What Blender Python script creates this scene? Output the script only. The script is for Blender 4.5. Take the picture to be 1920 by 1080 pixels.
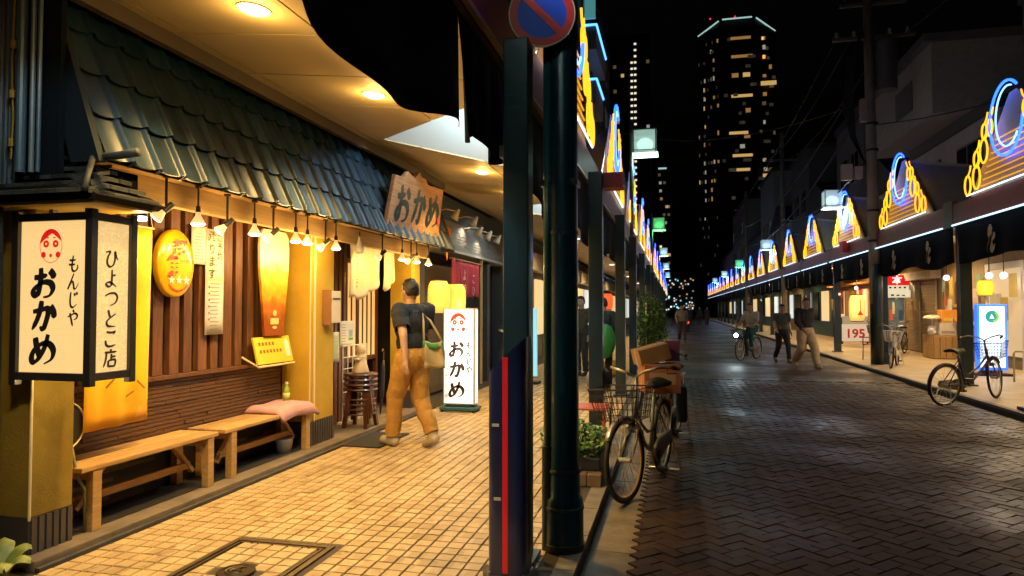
import bpy, bmesh, math, random
import numpy as np
from mathutils import Vector, Matrix, Euler, noise as mnoise

for o in list(bpy.data.objects): bpy.data.objects.remove(o)
SC = bpy.context.scene
COL = SC.collection
rnd = random.Random(11)
PI = math.pi
rad = math.radians

# ------------------------------------------------------------------ camera, sky, exposure
FPX = 1280.0
PHI = math.atan(39/FPX)
TH = math.atan(303/FPX*math.cos(PHI))
CAMZ = 1.45
cd = bpy.data.cameras.new('camera')
cam = bpy.data.objects.new('camera', cd); COL.objects.link(cam)
cd.sensor_width = 36; cd.lens = 36*FPX/1920
cd.clip_start = 0.05; cd.clip_end = 2000
cam.location = (0, 0, CAMZ)
cam.rotation_euler = (PI/2+PHI, 0, TH)
SC.camera = cam

w = bpy.data.worlds.new('World'); SC.world = w; w.use_nodes = True
nt = w.node_tree
sky = nt.nodes.new('ShaderNodeTexSky'); sky.sky_type = 'NISHITA'; sky.sun_disc = False
sky.sun_elevation = rad(-4); sky.sun_rotation = rad(200)
nt.links.new(sky.outputs[0], nt.nodes['Background'].inputs[0])
nt.nodes['Background'].inputs[1].default_value = 0.05

vs = SC.view_settings
vs.view_transform = 'Standard'; vs.look = 'None'; vs.exposure = 0; vs.gamma = 1; vs.use_curve_mapping = False
cy = SC.cycles
cy.use_denoising = True
cy.max_bounces = 6; cy.diffuse_bounces = 4; cy.glossy_bounces = 3; cy.transmission_bounces = 4
cy.sample_clamp_indirect = 4; cy.sample_clamp_direct = 0
cy.caustics_reflective = False; cy.caustics_refractive = False
cy.use_light_tree = True
cy.adaptive_threshold = .02

# ------------------------------------------------------------------ materials
MATS = {}
def M(name, col=(.5,.5,.5), rough=.6, metal=0, emit=None, es=1, noise=0, nscale=6, bump=0, bscale=40,
      rand=0, spec=.5, coat=0, alpha=1, trans=0, stretch=None, col2=None, rvar=0):
    if name in MATS: return MATS[name]
    m = bpy.data.materials.new(name); m.use_nodes = True; MATS[name] = m
    t = m.node_tree; N = t.nodes; L = t.links
    b = N['Principled BSDF']
    b.inputs['Base Color'].default_value = (*col, 1)
    b.inputs['Roughness'].default_value = rough
    b.inputs['Metallic'].default_value = metal
    b.inputs['Specular IOR Level'].default_value = spec
    b.inputs['Coat Weight'].default_value = coat
    b.inputs['Transmission Weight'].default_value = trans
    b.inputs['Alpha'].default_value = alpha
    if emit:
        b.inputs['Emission Color'].default_value = (*emit, 1)
        b.inputs['Emission Strength'].default_value = es
    tc = None
    def coords():
        nonlocal tc
        if tc is None:
            g = N.new('ShaderNodeNewGeometry')
            tc = g.outputs['Position']
            if stretch:
                mp = N.new('ShaderNodeMapping'); mp.inputs['Scale'].default_value = stretch
                L.new(tc, mp.inputs[0]); tc = mp.outputs[0]
        return tc
    if noise or col2:
        nz = N.new('ShaderNodeTexNoise'); nz.inputs['Scale'].default_value = nscale; nz.inputs['Detail'].default_value = 6
        nz.inputs['Roughness'].default_value = .65
        L.new(coords(), nz.inputs['Vector'])
        rp = N.new('ShaderNodeValToRGB')
        rp.color_ramp.elements[0].position = .32; rp.color_ramp.elements[1].position = .68
        c2 = col2 if col2 else tuple(c*(1-noise) for c in col)
        rp.color_ramp.elements[0].color = (*c2, 1); rp.color_ramp.elements[1].color = (*col, 1)
        L.new(nz.outputs['Fac'], rp.inputs[0])
        out = rp.outputs[0]
        if rand:
            oi = N.new('ShaderNodeObjectInfo'); mr = N.new('ShaderNodeMapRange')
            mr.inputs['To Min'].default_value = 1-rand; mr.inputs['To Max'].default_value = 1+rand*.5
            L.new(oi.outputs['Random'], mr.inputs[0])
            mx = N.new('ShaderNodeVectorMath'); mx.operation = 'SCALE'
            L.new(out, mx.inputs[0]); L.new(mr.outputs[0], mx.inputs['Scale']); out = mx.outputs[0]
        L.new(out, b.inputs['Base Color'])
        if rvar:
            m2 = N.new('ShaderNodeMapRange'); m2.inputs['To Min'].default_value = max(.02, rough-rvar); m2.inputs['To Max'].default_value = rough+rvar
            L.new(nz.outputs['Fac'], m2.inputs[0]); L.new(m2.outputs[0], b.inputs['Roughness'])
    if bump:
        nb = N.new('ShaderNodeTexNoise'); nb.inputs['Scale'].default_value = bscale; nb.inputs['Detail'].default_value = 4
        L.new(coords(), nb.inputs['Vector'])
        bp = N.new('ShaderNodeBump'); bp.inputs['Strength'].default_value = bump; bp.inputs['Distance'].default_value = .01
        L.new(nb.outputs['Fac'], bp.inputs['Height']); L.new(bp.outputs[0], b.inputs['Normal'])
    return m

def E(name, col, es=1.0):
    return M(name, tuple(min(.8, c) for c in col), .5, emit=col, es=es)

def tile_mat(name, c1, c2, cell, rough, wet=0, bump=.15, bscale=60, rot=0):
    """paving: one tone per piece from its place, dirt, optional wetness"""
    m = bpy.data.materials.new(name); m.use_nodes = True; MATS[name] = m
    t = m.node_tree; N = t.nodes; L = t.links; b = N['Principled BSDF']
    g = N.new('ShaderNodeNewGeometry'); P = g.outputs['Position']
    mp = N.new('ShaderNodeMapping'); mp.inputs['Scale'].default_value = (1/cell[0], 1/cell[1], 0); mp.inputs['Rotation'].default_value = (0, 0, rot)
    L.new(P, mp.inputs[0])
    fl = N.new('ShaderNodeVectorMath'); fl.operation = 'FLOOR'; L.new(mp.outputs[0], fl.inputs[0])
    wn = N.new('ShaderNodeTexWhiteNoise'); wn.noise_dimensions = '2D'; L.new(fl.outputs[0], wn.inputs['Vector'])
    n1 = N.new('ShaderNodeTexNoise'); n1.inputs['Scale'].default_value = 1.3; n1.inputs['Detail'].default_value = 7; L.new(P, n1.inputs['Vector'])
    ad = N.new('ShaderNodeMath'); ad.operation = 'MULTIPLY_ADD'; ad.inputs[1].default_value = .45
    L.new(wn.outputs['Value'], ad.inputs[0])
    sc_ = N.new('ShaderNodeMath'); sc_.operation = 'MULTIPLY'; sc_.inputs[1].default_value = .7; L.new(n1.outputs['Fac'], sc_.inputs[0])
    L.new(sc_.outputs[0], ad.inputs[2])
    rp = N.new('ShaderNodeValToRGB'); rp.color_ramp.elements[0].position = .2; rp.color_ramp.elements[1].position = .8
    rp.color_ramp.elements[0].color = (*c2, 1); rp.color_ramp.elements[1].color = (*c1, 1)
    L.new(ad.outputs[0], rp.inputs[0])
    n3 = N.new('ShaderNodeTexNoise'); n3.inputs['Scale'].default_value = 7; n3.inputs['Detail'].default_value = 3; n3.inputs['Roughness'].default_value = .75; L.new(P, n3.inputs['Vector'])
    r3 = N.new('ShaderNodeMapRange'); r3.inputs['From Min'].default_value = .30; r3.inputs['From Max'].default_value = .42; r3.inputs['To Min'].default_value = .55; L.new(n3.outputs['Fac'], r3.inputs[0])
    v3 = N.new('ShaderNodeTexVoronoi'); v3.inputs['Scale'].default_value = 3.1; L.new(P, v3.inputs['Vector'])
    g3 = N.new('ShaderNodeMapRange'); g3.inputs['From Min'].default_value = .05; g3.inputs['From Max'].default_value = .075; g3.inputs['To Min'].default_value = .45; L.new(v3.outputs['Distance'], g3.inputs[0])
    m3 = N.new('ShaderNodeMath'); m3.operation = 'MULTIPLY'; L.new(r3.outputs[0], m3.inputs[0]); L.new(g3.outputs[0], m3.inputs[1])
    s3 = N.new('ShaderNodeVectorMath'); s3.operation = 'SCALE'; L.new(rp.outputs[0], s3.inputs[0]); L.new(m3.outputs[0], s3.inputs['Scale'])
    L.new(s3.outputs[0], b.inputs['Base Color'])
    b.inputs['Specular IOR Level'].default_value = .28
    nb = N.new('ShaderNodeTexNoise'); nb.inputs['Scale'].default_value = bscale; L.new(P, nb.inputs['Vector'])
    bp = N.new('ShaderNodeBump'); bp.inputs['Strength'].default_value = bump; bp.inputs['Distance'].default_value = .01
    L.new(nb.outputs['Fac'], bp.inputs['Height']); L.new(bp.outputs[0], b.inputs['Normal'])
    if wet:
        n2 = N.new('ShaderNodeTexNoise'); n2.inputs['Scale'].default_value = .55; n2.inputs['Detail'].default_value = 5; L.new(P, n2.inputs['Vector'])
        r2 = N.new('ShaderNodeMapRange'); r2.inputs['From Min'].default_value = .42; r2.inputs['From Max'].default_value = .62
        r2.inputs['To Min'].default_value = rough; r2.inputs['To Max'].default_value = rough-wet
        L.new(n2.outputs['Fac'], r2.inputs[0])
        a2 = N.new('ShaderNodeMath'); a2.operation = 'MULTIPLY_ADD'; a2.inputs[1].default_value = .14; L.new(wn.outputs['Value'], a2.inputs[0]); L.new(r2.outputs[0], a2.inputs[2])
        L.new(a2.outputs[0], b.inputs['Roughness'])
    else:
        b.inputs['Roughness'].default_value = rough
    return m

# ------------------------------------------------------------------ mesh builder
def wl(o):
    v = Vector((0, 0, 0))
    while o is not None:
        v += o.location; o = o.parent
    return v

class MB:
    def __init__(s): s.v = []; s.f = []; s.mi = []; s.cur = 0
    def add(s, vs, fs):
        b = len(s.v); s.v += [tuple(p) for p in vs]
        for f in fs: s.f.append(tuple(i+b for i in f)); s.mi.append(s.cur)
        return s
    def box(s, x0, x1, y0, y1, z0, z1):
        return s.add([(x0,y0,z0),(x1,y0,z0),(x1,y1,z0),(x0,y1,z0),(x0,y0,z1),(x1,y0,z1),(x1,y1,z1),(x0,y1,z1)],
              [(0,3,2,1),(4,5,6,7),(0,1,5,4),(1,2,6,5),(2,3,7,6),(3,0,4,7)])
    def obox(s, c, size, rot=None):
        b = len(s.v); hx, hy, hz = [q/2 for q in size]
        s.box(-hx, hx, -hy, hy, -hz, hz)
        m = rot if rot is not None else Matrix.Identity(3)
        c = Vector(c)
        for i in range(b, len(s.v)): s.v[i] = tuple(m @ Vector(s.v[i]) + c)
        return s
    def bar(s, p0, p1, wd, ht=None, up=(0,0,1)):
        p0 = Vector(p0); p1 = Vector(p1); d = p1-p0; l = d.length
        if l < 1e-6: return s
        d /= l; u = Vector(up)
        if abs(d.dot(u)) > .95: u = Vector((1,0,0))
        r = d.cross(u).normalized(); u = r.cross(d)
        return s.obox((p0+p1)/2, (l, wd, ht or wd), Matrix((d, -r, u)).transposed())
    def ring(s, c, a, b_, r1, r2, n):
        return [tuple(c+a*(r1*math.cos(2*PI*i/n))+b_*(r2*math.sin(2*PI*i/n))) for i in range(n)]
    def cyl(s, p0, p1, r0, r1=None, n=12, cap=True):
        r1 = r0 if r1 is None else r1
        p0 = Vector(p0); p1 = Vector(p1); d = (p1-p0).normalized()
        a = d.cross(Vector((0,0,1))); a = Vector((1,0,0)) if a.length < 1e-3 else a.normalized()
        b_ = d.cross(a)
        vs = s.ring(p0, a, b_, r0, r0, n)+s.ring(p1, a, b_, r1, r1, n)
        fs = [(i, (i+1) % n, n+(i+1) % n, n+i) for i in range(n)]
        if cap: fs += [tuple(reversed(range(n))), tuple(range(n, 2*n))]
        return s.add(vs, fs)
    def tube(s, pts, r, n=8, closed=False, flat=1.0):
        pts = [Vector(p) for p in pts]; k = len(pts)
        rs = r if isinstance(r, (list, tuple)) else [r]*k
        tg = []
        for i in range(k):
            if closed: d = pts[(i+1) % k]-pts[i-1]
            else: d = pts[min(i+1, k-1)]-pts[max(i-1, 0)]
            tg.append(d.normalized() if d.length > 1e-9 else Vector((0,0,1)))
        a = tg[0].cross(Vector((0,0,1)))
        if a.length < 1e-2: a = tg[0].cross(Vector((0,1,0)))
        a.normalize(); vs = []
        for i in range(k):
            a = (a-tg[i]*a.dot(tg[i])).normalized(); b_ = tg[i].cross(a)
            vs += s.ring(pts[i], a, b_, rs[i], rs[i]*flat, n)
        fs = []
        for i in range(k if closed else k-1):
            j = (i+1) % k
            for q in range(n): fs.append((i*n+q, i*n+(q+1) % n, j*n+(q+1) % n, j*n+q))
        if not closed: fs += [tuple(reversed(range(n))), tuple(range((k-1)*n, k*n))]
        return s.add(vs, fs)
    def lathe(s, prof, c=(0,0,0), n=16, axis='z', rot=None):
        vs = []
        for r, z in prof:
            for i in range(n):
                t = 2*PI*i/n; p = Vector((r*math.cos(t), r*math.sin(t), z))
                if rot is not None: p = rot @ p
                vs.append(tuple(p+Vector(c)))
        k = len(prof)
        fs = [(i*n+q, i*n+(q+1) % n, (i+1)*n+(q+1) % n, (i+1)*n+q) for i in range(k-1) for q in range(n)]
        if prof[0][0] > 1e-4: fs.append(tuple(reversed(range(n))))
        if prof[-1][0] > 1e-4: fs.append(tuple(range((k-1)*n, k*n)))
        return s.add(vs, fs)
    def sph(s, c, r, nu=12, nv=8):
        r = (r, r, r) if isinstance(r, (int, float)) else r
        vs = []
        for j in range(nv+1):
            t = PI*j/nv
            for i in range(nu):
                p = 2*PI*i/nu
                vs.append((c[0]+r[0]*math.sin(t)*math.cos(p), c[1]+r[1]*math.sin(t)*math.sin(p), c[2]-r[2]*math.cos(t)))
        return s.add(vs, [(j*nu+i, j*nu+(i+1) % nu, (j+1)*nu+(i+1) % nu, (j+1)*nu+i) for j in range(nv) for i in range(nu)])
    def prism(s, poly, vec):
        """polygon of 3-D points extruded along vec"""
        n = len(poly); v = Vector(vec)
        return s.add([tuple(p) for p in poly]+[tuple(Vector(p)+v) for p in poly],
              [tuple(reversed(range(n))), tuple(range(n, 2*n))]+[(i, (i+1) % n, n+(i+1) % n, n+i) for i in range(n)])
    def grid(s, fn, nu, nv):
        vs = [fn(i/nu, j/nv) for j in range(nv+1) for i in range(nu+1)]
        return s.add(vs, [(j*(nu+1)+i, j*(nu+1)+i+1, (j+1)*(nu+1)+i+1, (j+1)*(nu+1)+i) for j in range(nv) for i in range(nu)])
    def xf(s, m, start=0):
        for i in range(start, len(s.v)): s.v[i] = tuple(m @ Vector(s.v[i]))
        return s
    def mesh(s, name, mats, smooth=False, off=(0,0,0)):
        me = bpy.data.meshes.new(name)
        ox, oy, oz = off
        me.from_pydata([(x-ox, y-oy, z-oz) for x, y, z in s.v], [], s.f)
        mats = mats if isinstance(mats, (list, tuple)) else [mats]
        for m in mats: me.materials.append(m)
        if len(mats) > 1: me.polygons.foreach_set('material_index', s.mi)
        if smooth: me.polygons.foreach_set('use_smooth', [True]*len(s.f))
        me.update()
        return me
    def build(s, name, mats, parent=None, smooth=False, bevel=0, solid=0, off=None, autos=False):
        if off is None: off = tuple(wl(parent)) if parent is not None else (0,0,0)
        me = s.mesh(name, mats, smooth or autos, off)
        o = bpy.data.objects.new(name, me); COL.objects.link(o)
        if autos: me.set_sharp_from_angle(angle=rad(40))
        if parent is not None: o.parent = parent
        if solid:
            md = o.modifiers.new('s', 'SOLIDIFY'); md.thickness = solid; md.offset = 0
        if bevel:
            md = o.modifiers.new('b', 'BEVEL'); md.width = bevel; md.segments = 2; md.limit_method = 'ANGLE'
        return o

def tag(o, label, cat, group=None):
    o['label'] = label; o['category'] = cat
    if group: o['group'] = group
    return o
def thing(name, loc, label, cat, group=None, rz=0):
    o = bpy.data.objects.new(name, None); COL.objects.link(o); o.empty_display_size = .1
    o.location = loc; o.rotation_euler = (0, 0, rz)
    return tag(o, label, cat, group)
def struct(o): o['kind'] = 'structure'; return o
def stuff(o): o['kind'] = 'stuff'; return o
def dup(o, parent=None):
    c = o.copy(); COL.objects.link(c); c.parent = parent
    for ch in o.children: dup(ch, c)
    return c
def place(me, name, loc, parent=None, rot=None):
    o = bpy.data.objects.new(name, me); COL.objects.link(o)
    o.parent = parent
    o.location = Vector(loc)-(wl(parent) if parent is not None else Vector((0,0,0)))
    if rot: o.rotation_euler = rot
    return o
def lamp(name, loc, power, col, parent=None, kind='POINT', r=.03, angle=150, blend=1, direction=None):
    l = bpy.data.lights.new(name, kind); l.energy = power; l.color = col
    l.shadow_soft_size = r
    if kind == 'SPOT': l.spot_size = rad(angle); l.spot_blend = blend
    o = bpy.data.objects.new(name, l); COL.objects.link(o)
    o.parent = parent
    o.location = Vector(loc)-(wl(parent) if parent is not None else Vector((0,0,0)))
    if direction is not None: o.rotation_euler = Vector(direction).to_track_quat('-Z', 'Y').to_euler()
    return o

ORD = ['nearest','second','third','fourth','fifth','sixth','seventh','eighth','ninth','tenth','eleventh','twelfth','thirteenth',
       'fourteenth','fifteenth','sixteenth','seventeenth','eighteenth','nineteenth','twentieth','twenty-first','twenty-second']

# ------------------------------------------------------------------ lettering
FONT = {}
def make_fonts(items):
    obs = []
    for key, body, off in items:
        c = bpy.data.curves.new('txt', 'FONT'); c.body = body; c.size = 1; c.align_x = 'CENTER'; c.align_y = 'CENTER'; c.offset = off
        c.resolution_u = 3; c.space_line = 1.05
        o = bpy.data.objects.new('txt', c); COL.objects.link(o); obs.append((key, o))
    dg = bpy.context.evaluated_depsgraph_get(); dg.update()
    for key, o in obs:
        me = bpy.data.meshes.new_from_object(o.evaluated_get(dg))
        FONT[key] = ([tuple(v.co) for v in me.vertices], [tuple(p.vertices) for p in me.polygons])
        bpy.data.objects.remove(o); bpy.data.meshes.remove(me)
make_fonts([('cho', '超', .03), ('kaku', '角', .03), ('hi', 'ハイボール', .01), ('st', '★★★', 0), ('hon', '本', .03), ('195', '195', .03),
            ('yoyaku', 'ご\n予\n約', .02), ('uketa', '承\nり\nま\nす', .02), ('monja', 'も\nん\nじ\nゃ', .03), ('okame', 'お\nか\nめ', .02)])

def text(mb, key, org, right, up, size, sx=1):
    """flat lettering laid on a surface: org = centre, right/up = unit directions"""
    vs, fs = FONT[key]; org = Vector(org); r = Vector(right); u = Vector(up)
    mb.add([org+r*(x*size*sx)+u*(y*size) for x, y, z in vs], fs)

G = {
 'o': [[(8,34),(34,32),(60,26)], [(32,4),(35,30),(33,62),(28,86),(16,88),(9,76),(22,60),(50,48),(76,52),(86,70),(74,90),(50,95)], [(68,12),(80,22),(90,36)]],
 'ka': [[(6,38),(36,33),(60,28),(67,40),(62,66),(52,92),(38,84)], [(38,4),(34,36),(24,66),(8,94)], [(74,20),(88,38),(93,58)]],
 'me': [[(16,16),(25,46),(44,82)], [(66,6),(56,46),(36,80),(17,92),(7,78),(18,52),(45,35),(74,36),(92,56),(86,82),(58,97)]],
 'mo': [[(45,4),(40,40),(38,72),(48,93),(70,93),(86,75),(80,56)], [(16,30),(40,33),(68,28)], [(12,56),(38,58),(66,54)]],
 'n': [[(52,4),(32,46),(8,94),(28,62),(44,50),(53,66),(60,90),(76,88),(94,58)]],
 'ji': [[(30,6),(27,50),(34,85),(55,94),(84,74)], [(58,12),(68,28)], [(76,6),(86,22)]],
 'ya': [[(8,46),(40,32),(70,24),(88,36),(80,54),(60,60)], [(26,22),(40,60),(54,98)], [(50,4),(62,18)]],
 'hi': [[(6,20),(36,15),(22,45),(20,76),(40,94),(64,80),(72,45),(70,14),(82,42),(96,56)]],
 'yo': [[(52,36),(78,30)], [(50,4),(52,50),(48,86),(28,93),(14,80),(34,70),(60,78),(86,94)]],
 'tsu': [[(6,38),(40,24),(76,24),(92,46),(78,74),(42,88)]],
 'to': [[(30,6),(36,28),(46,46)], [(82,26),(44,48),(22,68),(34,90),(84,92)]],
 'ko': [[(20,16),(50,20),(78,16),(62,30)], [(16,60),(24,85),(50,92),(88,84)]],
 'ten': [[(50,2),(53,14)], [(10,18),(50,18),(92,16)], [(22,18),(19,56),(5,95)], [(56,27),(56,58)], [(56,42),(86,40)], [(36,60),(36,95)], [(36,61),(82,59),(80,95)], [(36,91),(80,91)]],
}
def brush(mb, glyph, org, right, up, size, wd=10, sx=1, shear=0):
    """one hand-brushed character; org = centre of its box"""
    org = Vector(org); r = Vector(right); u = Vector(up); nrm = r.cross(u)
    for si, st in enumerate(G[glyph]):
        P = [Vector((x-50, 50-y)) for x, y in st]
        pts = []
        k = len(P)
        for i in range(k-1):
            p0 = P[max(i-1, 0)]; p1 = P[i]; p2 = P[i+1]; p3 = P[min(i+2, k-1)]
            for q in range(7):
                t = q/7
                pts.append(.5*((2*p1)+(p2-p0)*t+(2*p0-5*p1+4*p2-p3)*t*t+(3*p1-p0-3*p2+p3)*t**3))
        pts.append(P[-1]); n = len(pts); vs = []
        for i, p in enumerate(pts):
            d = pts[min(i+1, n-1)]-pts[max(i-1, 0)]
            d = d.normalized() if d.length > 1e-6 else Vector((1, 0))
            t = i/(n-1)
            wv = wd*(.55+.5*abs(d.x*.5-d.y*.85))*(1.08-.75*max(0, t-.8)/.2)*(.75+.25*min(1, t/.12))
            for sg in (1, -1):
                q = p+Vector((-d.y, d.x))*sg*wv/2
                q = Vector((q.x*sx+q.y*shear, q.y))*(size/100)
                vs.append(org+r*q.x+u*q.y+nrm*(si*.0004))
        mb.add(vs, [(2*i, 2*i+1, 2*i+3, 2*i+2) for i in range(n-1)])
def column(mb, glyphs, org, right, up, size, step, wd=10, sx=1, shear=0):
    for i, g in enumerate(glyphs): brush(mb, g, Vector(org)-Vector(up)*(i*step), right, up, size, wd, sx, shear)
def disc(mb, org, right, up, rx, ry, n=24, a0=0, a1=2*PI):
    org = Vector(org); r = Vector(right); u = Vector(up)
    mb.add([org]+[org+r*(rx*math.cos(a0+(a1-a0)*i/n))+u*(ry*math.sin(a0+(a1-a0)*i/n)) for i in range(n+1)], [(0, i+1, i+2) for i in range(n)])
def band(mb, org, right, up, rx, ry, wd, n=36, a0=0, a1=2*PI):
    org = Vector(org); r = Vector(right); u = Vector(up); vs = []
    for i in range(n+1):
        t = a0+(a1-a0)*i/n
        for q in (0, wd): vs.append(org+r*((rx-q)*math.cos(t))+u*((ry-q)*math.sin(t)))
    mb.add(vs, [(2*i, 2*i+1, 2*i+3, 2*i+2) for i in range(n)])
def emblem(mb, org, right, up, h):
    """the shop's round-cheeked mask face"""
    o = Vector(org); r = Vector(right); u = Vector(up); n = r.cross(u)
    band(mb, o, r, u, h*.40, h*.5, h*.018)
    vs = []; N_ = 20                                            # hair: cap above a parted fringe
    for i in range(N_+1):
        t = PI*(.06+.88*i/N_); top = o+r*(h*.40*math.cos(t))+u*(h*.5*math.sin(t))
        x = math.cos(t); low = o+r*(h*.385*x)+u*(h*(.40-.30*abs(x-.1)**1.15)*.92)
        if (low-o).dot(u) > (top-o).dot(u): low = top
        vs += [top+n*.0006, low+n*.0006]
    mb.add(vs, [(2*i, 2*i+1, 2*i+3, 2*i+2) for i in range(N_)])
    for sx in (-1, 1):
        band(mb, o+r*(sx*h*.17)+u*(h*.06)+n*.0007, r, u, h*.105, h*.11, h*.075, 20)
        disc(mb, o+r*(sx*h*.26)-u*(h*.26)+n*.0007, r, u, h*.085, h*.09, 16)
        disc(mb, o+r*(sx*h*.12)+u*(h*.24)+n*.0007, r, u, h*.05, h*.02, 10)
    disc(mb, o-u*(h*.28)+n*.0007, r, u, h*.05, h*.055, 14)

# ================================================================== THE SETTING
tile_m = tile_mat('sidewalk tile', (.55,.415,.235), (.32,.225,.115), (.102,.102), .5, bump=.12)
joint_m = M('tile joint', (.06,.045,.03), .9)
brick_m = tile_mat('street brick', (.046,.025,.016), (.019,.011,.008), (.1,.1), .58, wet=.27, bump=.3, bscale=30, rot=rad(45))
bjoint_m = M('brick joint', (.017,.012,.010), .7, noise=.4)
conc_m = M('kerb concrete', (.26,.22,.17), .7, noise=.45, nscale=5, bump=.3, bscale=60)
conc_dark = M('dark concrete', (.07,.065,.06), .8, noise=.4, bump=.3)
rconc_m = M('far sidewalk', (.60,.47,.32), .6, noise=.3, nscale=1.5, bump=.1)

ground = struct(MB().box(-60, 60, -30, 320, -.5, -.13).build('ground', M('ground dark', (.03,.03,.03), .9)))
YEND = 125
# left sidewalk: slab, tiles of 10 cm set in dark joints
sidewalk = struct(MB().box(-4.4, -.66, -3, YEND, -.2, -.008).build('sidewalk', joint_m))
PT = .102
tm = MB()
hb = PT/2-.0035; ht = hb-.0035
tm.add([(-hb,-hb,-.012),(hb,-hb,-.012),(hb,hb,-.012),(-hb,hb,-.012),(-ht,-ht,0),(ht,-ht,0),(ht,ht,0),(-ht,ht,0)],
       [(4,5,6,7),(0,1,5,4),(1,2,6,5),(2,3,7,6),(3,0,4,7)])
tile_me = tm.mesh('tile', tile_m)
cells = []
X0 = -3.40
for j in range(330):
    y = 2.56+(j+.5)*PT
    for i in range(26):
        x = X0+(i+.5)*PT
        cells.append((x, y))
MANX0, MANX1, MANY0, MANY1 = -2.69, -2.02, 3.02, 3.85          # the tile-filled service cover
def in_cover(x, y, g=.03): return MANX0-g < x < MANX1+g and MANY0-g < y < MANY1+g
cells = [c for c in cells if not in_cover(*c) and (c[0]+.87)**2+(c[1]-3.7)**2 > .02]
def cpx(x, y):                                                # rough size in the photograph; skip what lies out of frame
    d = y*math.cos(TH)-x*math.sin(TH); X = x*math.cos(TH)+y*math.sin(TH)
    u = X/d*FPX; v = 1.45/d*FPX-39
    return d if (-990 < u < 985 and v < 560) else 99
cells.sort(key=lambda c: cpx(*c))
rest = MB()
for k, (x, y) in enumerate(cells):
    dz = rnd.uniform(-.0015, .0015)
    if k < 290:
        o = place(tile_me, 'tile', (x, y, dz), sidewalk, (rnd.uniform(-.006,.006), rnd.uniform(-.006,.006), rnd.uniform(-.008,.008)))
    else:
        b = len(rest.v); rest.v += [(a+x, c+y, d+dz) for a, c, d in tm.v]
        for f in tm.f: rest.f.append(tuple(q+b for q in f)); rest.mi.append(0)
ro = stuff(rest.build('tile_field', tile_m, sidewalk))

# kerb stones and concrete gutter on the left
kerb = struct(MB().box(-.66, -.54, -3, YEND, -.2, -.03).build('kerb', conc_dark))
gut = struct(MB().box(-.54, -.235, -3, YEND, -.25, -.112).build('gutter', conc_dark))
ks = MB().box(-.06, .058, -.297, .297, -.15, .001).mesh('kerb_stone', conc_m)
gs = MB().box(-.148, .145, -.297, .297, -.02, .02).mesh('gutter_slab', conc_m)
for j in range(26):
    place(ks, 'kerb_stone', (-.6, 2.9+.6*j, rnd.uniform(-.002,.002)), kerb, (0, 0, rnd.uniform(-.004,.004)))
    place(gs, 'gutter_slab', (-.385, 2.9+.6*j, -.11+rnd.uniform(-.002,.002)), gut, (rnd.uniform(-.003,.003), .02, 0))
far = MB().box(-.66, -.542, 18.2, YEND, -.15, 0); far.build('kerb_run', conc_m, kerb)
far = MB().box(-.533, -.24, 18.2, YEND, -.14, -.09); far.build('gutter_run', conc_m, gut)

# street: 45 degree herringbone of wet bricks
street = struct(MB().box(-.24, 4.70, -3, YEND, -.3, -.106).build('street', bjoint_m))
bw = .1
def brick_mesh(a, b_):
    g = .0016; c = .003
    m = MB(); x0, x1, y0, y1 = -a/2+g, a/2-g, -b_/2+g, b_/2-g
    m.add([(x0,y0,-.02),(x1,y0,-.02),(x1,y1,-.02),(x0,y1,-.02),(x0+c,y0+c,0),(x1-c,y0+c,0),(x1-c,y1-c,0),(x0+c,y1-c,0)],
          [(4,5,6,7),(0,1,5,4),(1,2,6,5),(2,3,7,6),(3,0,4,7)])
    return m
bm_ = brick_mesh(2*bw, bw); brick_me = bm_.mesh('brick', brick_m)
bl = []
c45 = math.cos(PI/4)
for i in range(-60, 160):
    for j in range(-120, 190):
        k = (i-j) % 4
        if k == 0: cu, cv, ro_ = (i+1)*bw, (j+.5)*bw, 0
        elif k == 2: cu, cv, ro_ = (i+.5)*bw, j*bw, 1
        else: continue
        x = c45*(cu-cv)+1.2; y = c45*(cu+cv)+5
        if -.2 < x < 4.62 and 2.6 < y < 15.5: bl.append((x, y, ro_))
bl.sort(key=lambda c: cpx(c[0], c[1]))
rest = MB()
for k, (x, y, ro_) in enumerate(bl):
    an = PI/4+(PI/2 if ro_ else 0)
    ex = rnd.uniform(-.004,.004); dz = -.08+rnd.uniform(-.004,.003)
    e = Euler((rnd.uniform(-.009,.009), rnd.uniform(-.009,.009), an))
    if k < 290: place(brick_me, 'brick', (x, y, dz), street, e)
    else:
        m4 = Matrix.Translation((x, y, dz)) @ e.to_matrix().to_4x4()
        b = len(rest.v); rest.v += [tuple(m4 @ Vector(q)) for q in bm_.v]
        for f in bm_.f: rest.f.append(tuple(q+b for q in f)); rest.mi.append(0)
stuff(rest.build('brick_field', brick_m, street))
MB().box(-.2, 4.66, 15.55, YEND, -.1, -.08).build('brick_run', brick_m, street)

# right sidewalk with its kerb
rside = struct(MB().box(4.78, 9.5, -3, YEND, -.2, 0).build('far_sidewalk', rconc_m))
rkerb = struct(MB().box(4.66, 4.70, -3, YEND, -.2, -.03).build('far_kerb', conc_dark))
ks2 = MB().box(-.05, .05, -.297, .297, -.15, .002).mesh('kerb_stone', M('far kerb stone', (.2,.17,.14), .6, noise=.4))
for j in range(30): place(ks2, 'kerb_stone', (4.73, 8+.6*j, 0), rkerb)
MB().box(4.68, 4.777, 25.8, YEND, -.15, 0).build('kerb_run', M('far kerb stone'), rkerb)

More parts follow.
